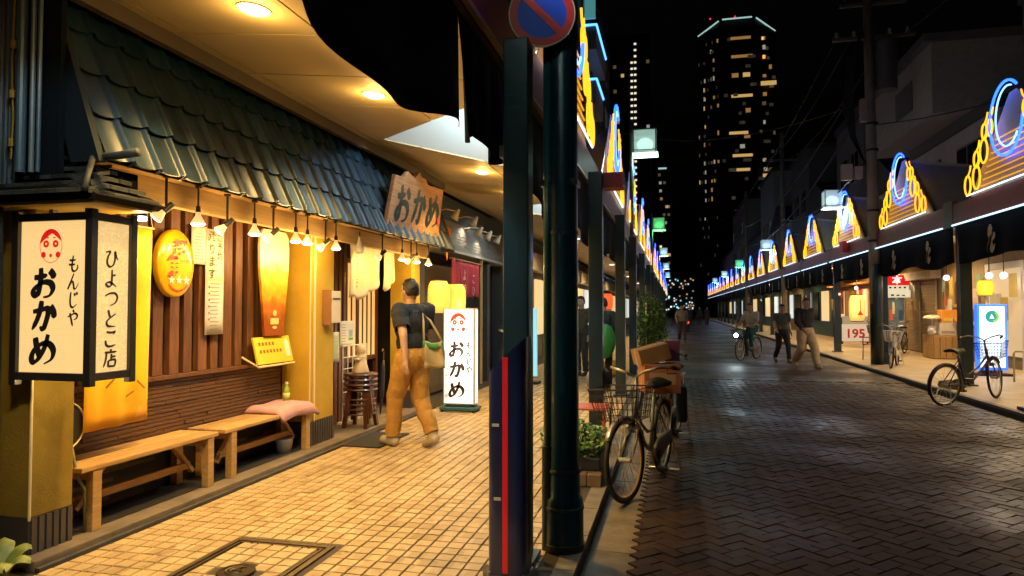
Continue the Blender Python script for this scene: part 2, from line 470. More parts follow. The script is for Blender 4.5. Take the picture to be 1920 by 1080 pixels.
# service cover with tiles and round iron lid
cov = thing('service_cover', (-2.355, 3.43, 0), 'tile-filled rectangular service cover with metal rim set in the sidewalk', 'manhole cover')
rim_m = M('cover rim', (.16,.12,.075), .45, .7, noise=.4)
f = MB()
for a, b_, c_, d_ in ((MANX0,MANX1,MANY1-.035,MANY1),(MANX0,MANX1,MANY0,MANY0+.035),(MANX0,MANX0+.035,MANY0+.035,MANY1-.035),(MANX1-.035,MANX1,MANY0+.035,MANY1-.035)):
    f.box(a, b_, c_, d_, -.01, .004)
f.box(MANX0+.05,MANX1-.05,MANY1-.062,MANY1-.05,-.01,.003).box(MANX0+.05,MANX0+.062,MANY0+.05,MANY1-.064,-.01,.003).box(MANX1-.062,MANX1-.05,MANY0+.05,MANY1-.064,-.01,.003)
f.build('rim', rim_m, cov)
for i in range(5):
    for j in range(7):
        x = MANX0+.13+i*PT; y = MANY0+.12+j*PT
        if (x+2.36)**2+(y-3.36)**2 > .016: place(tile_me, 'tile', (x, y, .001), cov)
lid = MB().lathe([(0,.004),(.085,.004),(.085,.007),(.1,.007),(.105,0)], (-2.36,3.36,0), 28).build('lid', M('iron', (.07,.055,.04), .4, .8, noise=.3), cov, autos=True)
lm = MB()
for r_ in (.03,.055): lm.tube([(-2.36+r_*math.cos(t), 3.36+r_*math.sin(t), .006) for t in [q*PI/9 for q in range(3, 17)]], .006, 5)
lm.box(-2.40,-2.32,3.355,3.365,.003,.009); lm.build('lid_mark', rim_m, lid)
for sx in (-2.55,-2.16): MB().cyl((sx,3.79,-.01),(sx,3.79,.006),.012,n=10).build('key_hole', M('iron'), cov)

# ================================================================== THE MONJA RESTAURANT (left)
wood_dark = M('dark wood', (.21,.085,.032), .5, noise=.55, nscale=7, stretch=(6,6,.6), bump=.3, bscale=30, rand=.25)
wood_red = M('red brown wood', (.17,.06,.025), .45, noise=.5, nscale=6, stretch=(6,6,.5), rand=.25)
wood_light = M('bench wood', (.62,.38,.15), .5, noise=.4, nscale=8, stretch=(5,.5,5), bump=.2, bscale=25, rand=.2)
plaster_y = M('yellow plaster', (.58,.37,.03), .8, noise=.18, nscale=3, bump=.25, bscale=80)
black_m = M('matte black', (.015,.015,.017), .6)
base_m = M('pillar base tile', (.07,.06,.06), .4, noise=.3)
shop = thing('restaurant', (-3.9, 6.3, 0), 'low shopfront with blue tiled roof, slatted wood wall and yellow pillars', 'building')
MB().box(-4.5, -3.93, 3.16, 6.82, 0, 3.35).build('wall', M('dark wall', (.012,.008,.006), .85, noise=.3), shop)
MB().box(-4.5, -3.62, 6.3, 6.8, 2.42, 3.35).build('lintel', M('dark wall'), shop)
# plinth step
st = MB().box(-4.4, -3.44, 3.1, 9.5, -.01, .055); st.build('step', M('step concrete', (.22,.17,.12), .7, noise=.5, nscale=4, bump=.3), shop, bevel=.006)
MB().box(-3.437, -3.405, 3.1, 9.5, -.006, .02).build('drain_strip', conc_dark, shop)
# wainscot of thin stacked strips
wb = MB()
nz = 26
for k in range(nz):
    z0 = .07+k*(.82/nz); y = 3.5
    while y < 6.25:
        l = rnd.uniform(.25, .6); y1 = min(6.25, y+l); d_ = rnd.uniform(0, .012)
        wb.box(-3.93, -3.905+d_, y+.002, y1-.002, z0, z0+.82/nz-.005); y = y1
stuff(wb.build('wainscot', M('wainscot strips', (.15,.075,.04), .4, noise=.6, nscale=9, stretch=(3,3,12)), shop))
MB().box(-3.93,-3.86,3.5,6.25,.895,.93).build('rail', wood_dark, shop, bevel=.004)
MB().box(-3.93,-3.895,3.5,6.25,.061,.40).build('shade_board', black_m, shop)  # black board added in place of the shade under the bench
MB().box(-3.894,-3.60,3.5,6.28,.0555,.0605).build('shade_slab', M('bench shade', (.025,.022,.02), .6, noise=.4), shop)  # dark slab on the step, painted shade below the bench
# vertical slats
y = 3.62
while y < 6.2:
    wd = rnd.uniform(.095, .118)
    MB().box(-3.925, -3.875+rnd.uniform(-.008,.006), y, y+wd, .932, 2.34).build('slat', wood_dark, shop, bevel=.003)
    y += .168
# pale strips glimpsed between the slats
for y in (4.64, 5.14, 5.62): MB().box(-3.929,-3.915,y+.03,y+.052,1.1+rnd.random()*.3,2.2).build('lath', plaster_y, shop)
MB().box(-3.9, -3.15, 3.2, 9.3, 2.34, 2.40).build('soffit', M('soffit board', (.55,.36,.14), .7, noise=.25, nscale=5, stretch=(5,.6,5)), shop)
MB().box(-3.50, -3.43, 3.2, 9.3, 2.17, 2.338).build('eave_beam', M('eave beam', (.62,.42,.18), .6, noise=.3, nscale=5, stretch=(5,.4,5)), shop, bevel=.004)
# pillars
def pillar(y0, y1, x0=-3.92, x1=-3.6, base=.30, top=2.335, pm=None):
    p = MB().box(x0, x1, y0, y1, base, top).build('pillar', pm or plaster_y, shop, bevel=.006)
    b = MB(); n = max(6, int((y1-y0)/.045))
    b.box(x0, x1-.002, y0-.004, y1+.004, .05, base)
    for i in range(n):
        q = y0+(y1-y0)*(i+.5)/n; b.box(x1-.003, x1+.012, q-.016, q+.016, .05, base-.001)
    b.build('pillar_base', base_m, p)
    return p
pillar(3.17, 3.455, -3.92, -3.56, .26, 2.02, M('dimmed weathered olive plaster', (.30,.195,.014), .85, noise=.35, nscale=3, bump=.25, bscale=80))  # olive staining, plus the weaker light here put into a darker plaster
p2 = pillar(6.3, 6.79)
MB().box(-3.598,-3.588,6.36,6.385,.3,2.35).build('conduit', M('cream trim', (.8,.66,.38), .5), p2)
MB().box(-3.606,-3.596,6.293,6.303,.3,2.38).build('corner_trim', M('cream trim'), p2)
pillar(9.05, 9.38)
MB().cyl((-3.555,3.165,.25),(-3.555,3.165,1.1),.008,n=8).build('conduit', M('cream trim'), shop)
# entrance recess
MB().box(-4.5,-4.25,6.8,9.4,0,2.4).build('entrance_wall', M('dark wall'), shop)
y = 6.84
while y < 7.75:
    MB().box(-4.02,-3.97,y,y+.075,.06,2.34).build('slat', wood_red, shop, bevel=.003); y += .112
MB().box(-4.06,-4.02,6.8,7.8,.06,2.34).build('panel', M('red brown wood'), shop)
dr = MB()
for yy in (7.8, 8.4, 9.0): dr.box(-4.16,-4.11,yy,yy+.06,.06,2.1)
for zz in (.06, .75, 2.05): dr.box(-4.155,-4.112,7.86,9.0,zz,zz+.06)
door = dr.build('door', wood_red, shop, bevel=.003)
for yy in (7.86, 8.46):
    MB().box(-4.14,-4.135,yy,yy+.54,.8,2.05).build('pane', M('warm pane', (.7,.5,.25), .4, emit=(1,.62,.2), es=.55), door)
    for q in range(1, 4): MB().box(-4.134,-4.12,yy+q*.135-.01,yy+q*.135+.01,.81,2.05).build('glazing_bar', wood_red, door)
MB().box(-4.2,-3.4,6.8,9.35,2.34,2.345).build('entrance_ceiling', M('soffit board'), shop)

# tiled roof: four courses of pantiles
EX, EZ, TX, TZ = -3.1, 2.285, -3.5, 3.33
RL = math.hypot(TX-EX, TZ-EZ); sv = Vector(((TX-EX)/RL, 0, (TZ-EZ)/RL)); nv = Vector((sv.z, 0, -sv.x))
Y0R, Y1R, PITCH = 3.16, 9.34, .2131
roof = MB()
e0 = Vector((EX,0,EZ))-nv*.01; t0 = Vector((TX,0,TZ))-nv*.01
roof.prism([(e0.x,Y0R,e0.z),(t0.x,Y0R,t0.z),(TX-.3,Y0R,TZ),(EX-.26,Y0R,EZ+.12)], (0,Y1R-Y0R,0))
roofo = roof.build('roof', M('roof board', (.03,.03,.032), .7, noise=.3), shop)
tile_roof = M('glazed roof tile', (.011,.038,.07), .44, noise=.4, nscale=5, rand=.35, spec=.4, bump=.08, bscale=30)
rt = MB(); ROW = RL/4; NU = 28
prof = []
for i in range(NU+1):
    s_ = i/NU
    n_ = .012-.014*math.sin(PI*s_/.70) if s_ < .70 else (.012+.03*math.sin(PI*(s_-.70)/.16) if s_ < .86 else .012-.05*math.sin(PI*(s_-.86)/.14))
    prof.append(n_)
vs_ = []
for j, (vv, lift) in enumerate(((0, .026), (.05, .022), (ROW+.035, .0))):
    for i in range(NU+1): vs_.append((0, i/NU*PITCH*1.02, 0, prof[i]+lift, vv))
vs3 = [Vector((0, a[1], 0))+sv*a[4]+nv*a[3] for a in vs_]
lip = [Vector((0, i/NU*PITCH*1.02, 0))+nv*(prof[i]+.012) for i in range(NU+1)]
K = NU+1
rt.add([tuple(p) for p in vs3]+[tuple(p) for p in lip],
       [(j*K+i, j*K+i+1, (j+1)*K+i+1, (j+1)*K+i) for j in range(2) for i in range(NU)]+[(3*K+i, 3*K+i+1, i+1, i) for i in range(NU)])
rt_me = rt.mesh('roof_tile', tile_roof, smooth=True); rt_me.set_sharp_from_angle(angle=rad(50))
for c_ in range(29):
    for r_ in range(4):
        p = Vector((EX, Y0R+c_*PITCH, EZ))+sv*(r_*ROW)
        place(rt_me, 'roof_tile', p, roofo, (rnd.uniform(-.004,.004), rnd.uniform(-.006,.006), 0))
# verge boards, head gutter
MB().prism([(EX+.03,Y0R-.05,EZ-.02),(TX+.06,Y0R-.05,TZ+.02),(TX-.12,Y0R-.05,TZ+.02),(EX-.16,Y0R-.05,EZ-.02)], (0,.045,0)).build('verge_board', M('verge', (.01,.016,.022), .7, spec=.2), roofo)
MB().prism([(EX+.03,Y1R+.004,EZ-.02),(TX+.06,Y1R+.004,TZ+.02),(TX-.12,Y1R+.004,TZ+.02),(EX-.16,Y1R+.004,EZ-.02)], (0,.045,0)).build('verge_board', M('verge'), roofo)
MB().box(TX-.1,TX+.1,Y0R-.1,Y1R+.1,TZ-.005,TZ+.05).build('head_flashing', M('flashing', (.06,.055,.05), .5, noise=.3), roofo, bevel=.008)

MB().box(-4.5, -3.3, 3.07, 3.105, 2.04, 3.36).build('end_wall', M('end wall', (.008,.012,.016), .9, spec=.05), shop)
MB().grid(lambda a, b_: (-4.3+a*.72, 3.055+.008*math.sin(a*.72/.036*2*PI), 2.04+b_*1.32), 240, 1).build('end_cladding', M('end corrugated', (.03,.05,.065), .5, spec=.3), shop)
# lamps under the eave
bulb_on = E('bulb glow', (1,.86,.62), 14)
chrome = M('lamp metal', (.05,.05,.05), .35, .6)
refl = M('reflector glass', (.8,.68,.5), .25, emit=(1,.55,.2), es=1.0)
WARM = (1, .60, .19)
def pendant(y, z, nm, power=13, on=True):
    t = thing('pendant_lamp', (-3.33, y, z+.2), nm, 'lamp', 'bulbs along the eave')
    MB().cyl((-3.33,y,z+.12),(-3.33,y,z+.275),.007,n=8).cyl((-3.33,y,z+.26),(-3.33,y,z+.278),.025,n=12).build('stem', chrome, t)
    MB().cyl((-3.33,y,z+.085),(-3.33,y,z+.13),.019,.015,n=12).build('socket', chrome, t)
    MB().lathe([(.015,.085),(.02,.06),(.047,.012),(.05,0)], (-3.33,y,z), 16).build('reflector', refl if on else M('dead bulb', (.12,.11,.08), .3), t, smooth=True)
    MB().lathe([(.05,.001),(.035,-.012),(0,-.018)], (-3.33,y,z), 16).build('bulb', bulb_on if on else M('dead bulb'), t, smooth=True)
    if on: lamp('bulb_light', (-3.33,y,z-.06), power, WARM, t, 'POINT', .04)
def spot(y, z, nm, power=9, yaw=0, aim=(-.75,-.25,-.7), on=True):
    t = thing('spot_lamp', (-3.33, y, z+.12), nm, 'lamp', 'spot lamps along the eave')
    d = Vector(aim).normalized(); hp = Vector((-3.33, y, z))
    MB().cyl((-3.33,y,z),(-3.33,y,z+.23),.009,n=8).cyl((-3.33,y,z+.215),(-3.33,y,z+.23),.026,n=12).build('stem', chrome, t)
    MB().cyl(hp-d*.06,hp+d*.015,.02,.022,n=12).build('socket', chrome, t)
    q = Vector((0,0,1)).rotation_difference(d).to_matrix()
    MB().lathe([(.016,.01),(.02,.03),(.04,.075),(.042,.085)], hp, 16, rot=q).build('reflector', refl, t, smooth=True)
    MB().lathe([(.042,.086),(.03,.094),(0,.098)], hp, 16, rot=q).build('bulb', bulb_on if on else refl, t, smooth=True)
    if on: lamp('bulb_light', hp+d*.13, power, WARM, t, 'SPOT', .03, 120, .7, d)
pendant(4.25, 2.06, 'lit reflector bulb hanging over the white notice and long poster')
pendant(4.93, 2.06, 'lit reflector bulb hanging just left of the beer glass board')
pendant(5.556, 2.06, 'left one of the two close lit bulbs before the yellow pillar')
pendant(5.76, 2.06, 'right one of the two close lit bulbs before the yellow pillar')
pendant(6.315, 2.06, 'lit reflector bulb hanging above the white mailbox')
pendant(8.05, 2.07, 'lit reflector bulb right of the cream entrance curtain', 10)
pendant(8.55, 2.07, 'middle one of the three lit bulbs above the walking man', 10)
pendant(9.0, 2.07, 'last lit bulb at the right end of the eave', 10)
spot(3.93, 2.12, 'angled spot lamp above the oval yellow sign')
spot(4.58, 2.1, 'angled spot lamp over the gap right of the long poster')
spot(5.2, 2.1, 'angled spot lamp at the top of the beer glass board')
spot(6.1, 2.1, 'angled spot lamp in front of the yellow pillar top')
spot(7.45, 2.1, 'angled spot lamp shining on the cream entrance curtain', 14, aim=(-.7,.35,-.45))
spot(8.35, 2.12, 'angled spot lamp at the upper right of the cream curtain', 5, aim=(-.8,.1,-.6))
tb = thing('dark_bulb', (-3.33,6.85,2.2), 'unlit dark bell-shaped bulb hanging before the cream entrance curtain', 'lamp')
MB().lathe([(.0,-.05),(.035,-.045),(.05,-.015),(.046,.02),(.022,.08),(.014,.13),(.01,.14)], (-3.33,6.85,2.1), 14).build('bulb', M('dead bulb'), tb, smooth=True)
MB().cyl((-3.33,6.85,2.23),(-3.33,6.85,2.29),.008,n=8).build('stem', chrome, tb)
# little white uplight by the lantern
tb = thing('eave_puck_light', (-3.14,3.5,1.99), 'small round white light under the right end of the lantern roof', 'lamp')
MB().cyl((-3.14,3.5,1.985),(-3.14,3.5,2.01),.03,n=16).build('lens', E('puck glow', (.9,.85,1), 6), tb)
MB().cyl((-3.14,3.5,2.01),(-3.14,3.5,2.03),.034,n=16).build('housing', chrome, tb)
lamp('bulb_light', (-3.14,3.5,1.96), 4, WARM, tb)

# ------------------------------------------------------------------ big lantern sign
def paper_mat(name, col, es):
    m = M(name, (.2,.15,.08), .6, emit=col, es=es); t = m.node_tree; N = t.nodes; L = t.links
    g = N.new('ShaderNodeNewGeometry'); mp = N.new('ShaderNodeMapping'); mp.inputs['Scale'].default_value = (62,62,75); L.new(g.outputs['Position'], mp.inputs[0])
    v = N.new('ShaderNodeTexVoronoi'); v.feature = 'DISTANCE_TO_EDGE'; v.inputs['Randomness'].default_value = .25; v.inputs['Scale'].default_value = 1; L.new(mp.outputs[0], v.inputs['Vector'])
    mr = N.new('ShaderNodeMapRange'); mr.inputs['From Max'].default_value = .12; mr.inputs['To Min'].default_value = es*.74; mr.inputs['To Max'].default_value = es; L.new(v.outputs['Distance'], mr.inputs[0])
    L.new(mr.outputs[0], N['Principled BSDF'].inputs['Emission Strength'])
    return m
paper = paper_mat('lantern paper', (1,.64,.24), 1.0)
ink = M('ink', (.012,.012,.02), .6)
redink = M('red ink', (.75,.02,.02), .5, emit=(.8,.01,.012), es=.6)
lan = thing('lantern_sign', (-3.34,3.24,1.08), 'big square paper lantern sign with black brush letters beside the yellow post', 'lantern sign')
lx0, lx1, ly0, ly1, lz0, lz1 = -3.6, -3.1, 3.10, 3.385, 1.075, 1.96
fm = M('lantern frame', (.018,.016,.016), .4, coat=.3)
fr = MB()
T = .022
for xx in (lx0, lx1):
    for yy in (ly0, ly1): fr.box(xx-T, xx+T, yy-T, yy+T, lz0-.05, lz1+.04)
for zz in (lz0, lz1):
    for yy in (ly0, ly1): fr.box(lx0+T, lx1-T, yy-T*.8, yy+T*.8, zz-T, zz+T)
    for xx in (lx0, lx1): fr.box(xx-T*.8, xx+T*.8, ly0+T, ly1-T, zz-T, zz+T)
fr.build('frame', fm, lan, bevel=.003)
MB().box(lx0+T,lx1-T,ly0+.002,ly0+.008,lz0+T,lz1-T).build('paper_panel', paper, lan)
MB().box(lx1-.008,lx1-.002,ly0+T,ly1-T,lz0+T,lz1-T).build('paper_panel', paper, lan)
MB().box(lx0+.002,lx0+.008,ly0+T,ly1-T,lz0+T,lz1-T).build('paper_panel', paper, lan)
MB().box(lx0+T,lx1-T,ly1-.008,ly1-.002,lz0+T,lz1-T).build('paper_panel', paper, lan)
MB().box(lx0,lx1,ly0,ly1,lz0-.018,lz0-.012).build('floor_panel', fm, lan)
EXR, EZU = Vector((1,0,0)), Vector((0,0,1))
q = MB(); FY = ly0-.002
column(q, ['o','ka','me'], (-3.41,FY,1.595), EXR, EZU, .18, .183, 21, .95, .08)
q.build('lettering', ink, lan)
q = MB(); column(q, ['mo','n','ji','ya'], (-3.215,FY,1.70), EXR, EZU, .095, .10, 14, .85, .05)
q.build('lettering', ink, lan)
q = MB(); emblem(q, (-3.37,FY,1.80), EXR, EZU, .19); q.build('mask_emblem', redink, lan)
q = MB(); column(q, ['hi','yo','tsu','to','ko','ten'], (lx1+.001,3.24,1.735), Vector((0,1,0)), EZU, .108, .113, 14, .95, .05); q.build('lettering', ink, lan)
# its little roof
lr = MB(); lr.prism([(-3.72,3.0,2.035),(-3.02,3.0,2.035),(-2.97,3.0,2.06),(-3.08,3.0,2.12),(-3.62,3.0,2.12),(-3.74,3.0,2.06)], (0,.5,0))
lro = lr.build('roof_board', M('lantern roof', (.012,.012,.012), .8, noise=.5, spec=.15), lan)
kt = M('old grey tile', (.05,.056,.052), .6, spec=.3, noise=.5, nscale=14, rand=.5, bump=.4, bscale=40)
for r_ in range(4):
    zb = 2.065+r_*.052; yb = 2.94+r_*.06; xi = r_*.045
    n_ = 5
    for i in range(n_):
        x0 = -3.76+xi+(.74-2*xi)*i/n_; x1 = -3.76+xi+(.74-2*xi)*(i+1)/n_
        a = MB().prism([(x0+.003,yb,zb),(x0+.003,yb+.17,zb+.045),(x0+.003,yb+.17,zb+.065),(x0+.003,yb,zb+.022)], (x1-x0-.006,0,0))
        a.build('shingle', kt, lro)
    for j in range(3):                                         # right slope
        y0 = yb+.03+(.52-2*r_*.06)*j/3; y1 = yb+.03+(.52-2*r_*.06)*(j+1)/3; xr = -3.0-xi
        MB().prism([(xr,y0+.003,zb),(xr,y0+.003,zb+.022),(xr-.13,y0+.003,zb+.06),(xr-.13,y0+.003,zb+.04)], (0,y1-y0-.006,0)).build('shingle', kt, lro)
MB().tube([(-3.42,3.16,2.292),(-3.2,3.16,2.295),(-3.0,3.16,2.30),(-2.87,3.17,2.315)], [.02,.022,.022,.026], 10).build('ridge_tile', kt, lro, smooth=True)
MB().tube([(-3.12,3.12,2.29),(-3.05,3.02,2.18),(-2.99,2.94,2.08)], .017, 8).build('hip_tile', kt, lro, smooth=True)
MB().prism([(-3.70,3.03,2.07),(-3.05,3.03,2.07),(-3.17,3.16,2.262),(-3.58,3.16,2.262)], (0,.34,0)).build('gable_board', M('black lacquer', (.003,.003,.003), 1, spec=0), lro)
MB().box(-3.7,-3.02,3.03,3.45,2.022,2.034).build('lamp_strip', M('strip wood', (.6,.4,.08), .5), lro)
# bracket that ties the lantern to the post
MB().box(-3.5,-3.47,3.2,3.23,1.98,2.03).box(-3.25,-3.22,3.2,3.23,1.98,2.03).build('hanger', fm, lan)
lamp('bulb_light', (-3.35,3.24,1.02), 3, (1,.7,.3), lan)

# ------------------------------------------------------------------ signs and papers on the slat wall
ban = MB().grid(lambda a, b_: (-3.66+.012*math.sin(a*5+b_*2)+.008*math.sin(a*17), 3.62+a*.565, .66+b_*1.36), 20, 16)
def banner_mat():
    m = M('yellow banner cloth', (.85,.55,.02), .55); t = m.node_tree; N = t.nodes; L = t.links
    g = N.new('ShaderNodeNewGeometry'); s = N.new('ShaderNodeSeparateXYZ'); L.new(g.outputs['Position'], s.inputs[0])
    nz_ = N.new('ShaderNodeTexNoise'); nz_.inputs['Scale'].default_value = 6; nz_.inputs['Detail'].default_value = 3; L.new(g.outputs['Position'], nz_.inputs['Vector'])
    mr = N.new('ShaderNodeMapRange'); mr.inputs['From Min'].default_value = 1.0; mr.inputs['From Max'].default_value = .75; L.new(s.outputs['Z'], mr.inputs[0])
    mu = N.new('ShaderNodeMath'); mu.operation = 'MULTIPLY'; L.new(nz_.outputs['Fac'], mu.inputs[0]); L.new(mr.outputs[0], mu.inputs[1])
    rp = N.new('ShaderNodeValToRGB'); e = rp.color_ramp.elements
    e[0].color = (.88,.57,.015,1); e[1].color = (.86,.38,.01,1); e[1].position = .6
    e2 = e.new(.8); e2.color = (.9,.7,.25,1)
    L.new(mu.outputs[0], rp.inputs[0]); L.new(rp.outputs[0], N['Principled BSDF'].inputs['Base Color']); return m
bo = ban.build('hanging_banner', banner_mat(), None, smooth=True, solid=.003)
tag(bo, 'tall yellow cloth banner with orange drink print hanging behind the lantern sign', 'banner')
bq = MB()
for k, (yy, zz, a) in enumerate(((3.78,.93,.5),(4.05,.95,-.6),(3.95,.85,.3))):
    bq.bar((-3.645,yy,zz),(-3.645,yy+.07,zz+.1*a),.012,.002,(1,0,0))
bq.build('print_mark', M('brown print', (.35,.12,.02), .6), bo)
MB().tube([(-3.66,3.6,2.03),(-3.66,4.2,2.03)], .008, 6).build('rod', M('cream trim'), bo)
MB().tube([(-3.66,4.19,2.03),(-3.62,4.1,2.2)], .003, 5).build('cord', M('cream trim'), bo)

ov = thing('oval_sign', (-3.82,4.59,1.54), 'oval yellow plastic sign with red characters and three white stars', 'sign')
OC = Vector((-3.80,4.59,1.805)); YR = Vector((0,1,0))
om = MB()
rings = [(1.0,-.03),(1.0,.005),(.95,.018),(.6,.022),(0,.023)]
N_ = 36
vsx = []
for r_, d_ in rings[:-1]:
    for i in range(N_): vsx.append(tuple(OC+YR*(.205*r_*math.cos(2*PI*i/N_))+EZU*(.268*r_*math.sin(2*PI*i/N_))+EXR*d_))
vsx.append(tuple(OC+EXR*.023))
fsx = [(j*N_+i, j*N_+(i+1) % N_, (j+1)*N_+(i+1) % N_, (j+1)*N_+i) for j in range(3) for i in range(N_)]+[(3*N_+i, 3*N_+(i+1) % N_, 4*N_) for i in range(N_)]
om.add(vsx, fsx); om.build('panel', M('oval yellow', (.85,.48,.01), .25, coat=.6), ov, smooth=True)
q = MB(); text(q, 'cho', OC+Vector((.034,.02,.10)), YR, EZU, .16); text(q, 'kaku', OC+Vector((.034,-.05,-.03)), YR, EZU, .17)
q.build('characters', M('sign red', (.62,.03,.015), .5), ov)
q = MB(); text(q, 'st', OC+Vector((.032,.01,-.135)), YR, EZU, .085); q.build('stars', M('print white', (.85,.82,.7), .4), ov)
q = MB(); text(q, 'hi', OC+Vector((.026,.105,.02)), YR, EZU, .032); q.build('small_print', ink, ov)
q = MB(); band(q, OC+Vector((.026,.01,-.10)), YR, EZU, .13, .12, .012, 14, PI*1.2, PI*1.8); q.build('curved_print', M('sign red'), ov)

white_paper = M('white paper', (.82,.79,.70), .7, noise=.06)
def sheet(name, label, x, y0, y1, z0, z1, mat, cat='notice', bow=.01, tilt=0):
    o = MB().grid(lambda a, b_: (x+bow*math.sin(PI*a)*(1-b_*.6), y0+a*(y1-y0)+tilt*b_, z0+b_*(z1-z0)), 6, 6).build(name, mat, None, smooth=True, solid=.002)
    return tag(o, label, cat)
def lines(parent, x, y0, y1, z0, z1, n, mat, th=.006, name='print_line', frac=.9):
    m = MB()
    for i in range(n):
        z = z0+(z1-z0)*(i+.5)/n; e = y0+(y1-y0)*rnd.uniform(frac*.6, frac)
        m.add([(x,y0,z-th/2),(x,e,z-th/2),(x,e,z+th/2),(x,y0,z+th/2)], [(0,1,2,3)])
    return m.build(name, mat, parent)
grey_ink = M('grey ink', (.2,.19,.17), .7)
s1 = sheet('paper_notice', 'small white paper notice beside the oval sign', -3.845, 4.83, 5.02, 1.82, 2.14, white_paper)
lines(s1, -3.833, 4.86, 4.99, 1.85, 2.09, 9, grey_ink)
s2 = sheet('long_poster', 'long narrow white poster with green brush writing on the slats', -3.84, 5.0, 5.24, 1.23, 2.13, white_paper, 'poster')
q = MB(); text(q, 'uketa', (-3.828,5.07,1.90), YR, EZU, .10); text(q, 'yoyaku', (-3.828,5.17,1.98), YR, EZU, .075); q.build('brush_writing', M('green ink', (.10,.13,.02), .6), s2)
lines(s2, -3.828, 5.05, 5.2, 1.26, 1.68, 13, grey_ink, .005)
q = MB()
for i in range(6): disc(q, (-3.826,5.035,1.36+i*.055), YR, EZU, .01, .01, 8)
q.build('red_dots', M('sign red'), s2)
MB().add([(-3.8285,5.01,1.69),(-3.8285,5.23,1.69),(-3.8285,5.23,1.72),(-3.8285,5.01,1.72)], [(0,1,2,3)]).build('tint_band', M('pale green', (.5,.62,.35), .7), s2)

# beer glass board
bb = thing('beer_glass_board', (-3.8,5.93,1.18), 'tall board shaped and printed as a foaming glass of beer', 'sign')
prof_b = [(.155,1.19),(.17,1.3),(.21,1.6),(.245,1.85),(.25,2.05),(.235,2.16),(.19,2.21)]
poly = [(-3.80,5.93-h,z) for h, z in prof_b]+[(-3.80,5.93+h,z) for h, z in reversed(prof_b)]
def beer_mat():
    m = M('beer print', (.8,.4,.05), .35); t = m.node_tree; N = t.nodes; L = t.links
    g = N.new('ShaderNodeNewGeometry'); s = N.new('ShaderNodeSeparateXYZ'); L.new(g.outputs['Position'], s.inputs[0])
    nz_ = N.new('ShaderNodeTexNoise'); nz_.inputs['Scale'].default_value = 11; nz_.inputs['Detail'].default_value = 3; L.new(g.outputs['Position'], nz_.inputs['Vector'])
    mr = N.new('ShaderNodeMapRange'); mr.inputs['From Min'].default_value = 1.19; mr.inputs['From Max'].default_value = 2.2; L.new(s.outputs['Z'], mr.inputs[0])
    ad = N.new('ShaderNodeMath'); ad.operation = 'MULTIPLY_ADD'; ad.inputs[1].default_value = .35; ad.inputs[2].default_value = -.175; L.new(nz_.outputs['Fac'], ad.inputs[0])
    a2 = N.new('ShaderNodeMath'); a2.operation = 'ADD'; L.new(ad.outputs[0], a2.inputs[0]); L.new(mr.outputs[0], a2.inputs[1])
    rp = N.new('ShaderNodeValToRGB'); e = rp.color_ramp.elements
    e[0].color = (.30,.07,.01,1); e[1].color = (.9,.8,.55,1); e[0].position = .12; e[1].position = .72
    for p_, c_ in ((.3,(.62,.2,.01,1)),(.45,(.85,.45,.02,1)),(.58,(.9,.6,.1,1))): x_ = e.new(p_); x_.color = c_
    L.new(a2.outputs[0], rp.inputs[0]); L.new(rp.outputs[0], N['Principled BSDF'].inputs['Base Color']); return m
MB().prism(poly, (.025,0,0)).build('panel', beer_mat(), bb)
q = MB().box(-3.776,-3.772,5.86,6.0,1.30,1.36); q.build('label_band', M('gold print', (.75,.6,.2), .4), bb)
q = MB(); disc(q, (-3.7715,5.93,1.41), YR, EZU, .035, .03, 14); disc(q, (-3.7715,5.93,1.27), YR, EZU, .04, .015, 14); q.build('label_mark', M('gold print'), bb)
yb = thing('yellow_price_board', (-3.75,5.9,.9), 'tilted yellow board with black writing under the beer glass board', 'sign')
MB().prism([(-3.82,5.62,1.18),(-3.80,5.62,1.18),(-3.74,5.62,.93),(-3.76,5.62,.93)], (0,.6,0)).build('panel', M('board yellow', (.85,.6,.04), .5), yb)
def yl(a, z): return (-3.80+.24*(1.18-z)+.002, a, z)
q = MB()
for zz, n_ in ((1.12,5),(1.05,7)):
    for i in range(n_):
        a = 5.68+i*.055; q.add([yl(a,zz-.02),yl(a+.035,zz-.02),yl(a+.035,zz+.012),yl(a,zz+.012)], [(0,1,2,3)])
q.build('writing', M('faded brown ink', (.25,.14,.02), .6), yb)
q = MB(); q.add([yl(6.11,.98),yl(6.19,.98),yl(6.19,1.12),yl(6.15,1.16),yl(6.11,1.12)], [(0,1,2,3,4)]); q.build('bottle_print', M('print white'), yb)
MB().tube([(-3.9,5.6,1.0),(-3.73,5.61,.91),(-3.73,6.22,.91)], .01, 6).build('ledge', M('cream trim'), yb)

mbx = thing('mailbox', (-3.58,6.63,1.3), 'white letter box fixed to the yellow pillar', 'mailbox')
MB().box(-3.598,-3.50,6.55,6.76,1.30,1.64).build('body', M('cream paint', (.78,.68,.5), .4), mbx, bevel=.006)
MB().box(-3.599,-3.498,6.535,6.549,1.28,1.65).build('side_plate', M('brown paint', (.25,.12,.05), .5), mbx)
MB().box(-3.499,-3.494,6.58,6.73,1.55,1.565).build('slot', ink, mbx)
s3 = sheet('paper_notice', 'white paper with green printed patch on the entrance slats', -3.955, 7.62, 7.98, .98, 1.30, white_paper)
MB().add([(-3.942,7.82,1.06),(-3.942,7.94,1.06),(-3.942,7.94,1.09),(-3.942,7.82,1.09)], [(0,1,2,3)]).build('green_patch', M('green patch', (.08,.45,.08), .6), s3)
MB().add([(-3.942,7.83,1.10),(-3.942,7.93,1.10),(-3.942,7.93,1.19),(-3.942,7.83,1.19)], [(0,1,2,3)]).build('blue_patch', M('blue patch', (.3,.45,.6), .6), s3)
lines(s3, -3.942, 7.64, 7.78, 1.0, 1.27, 8, grey_ink, .006)
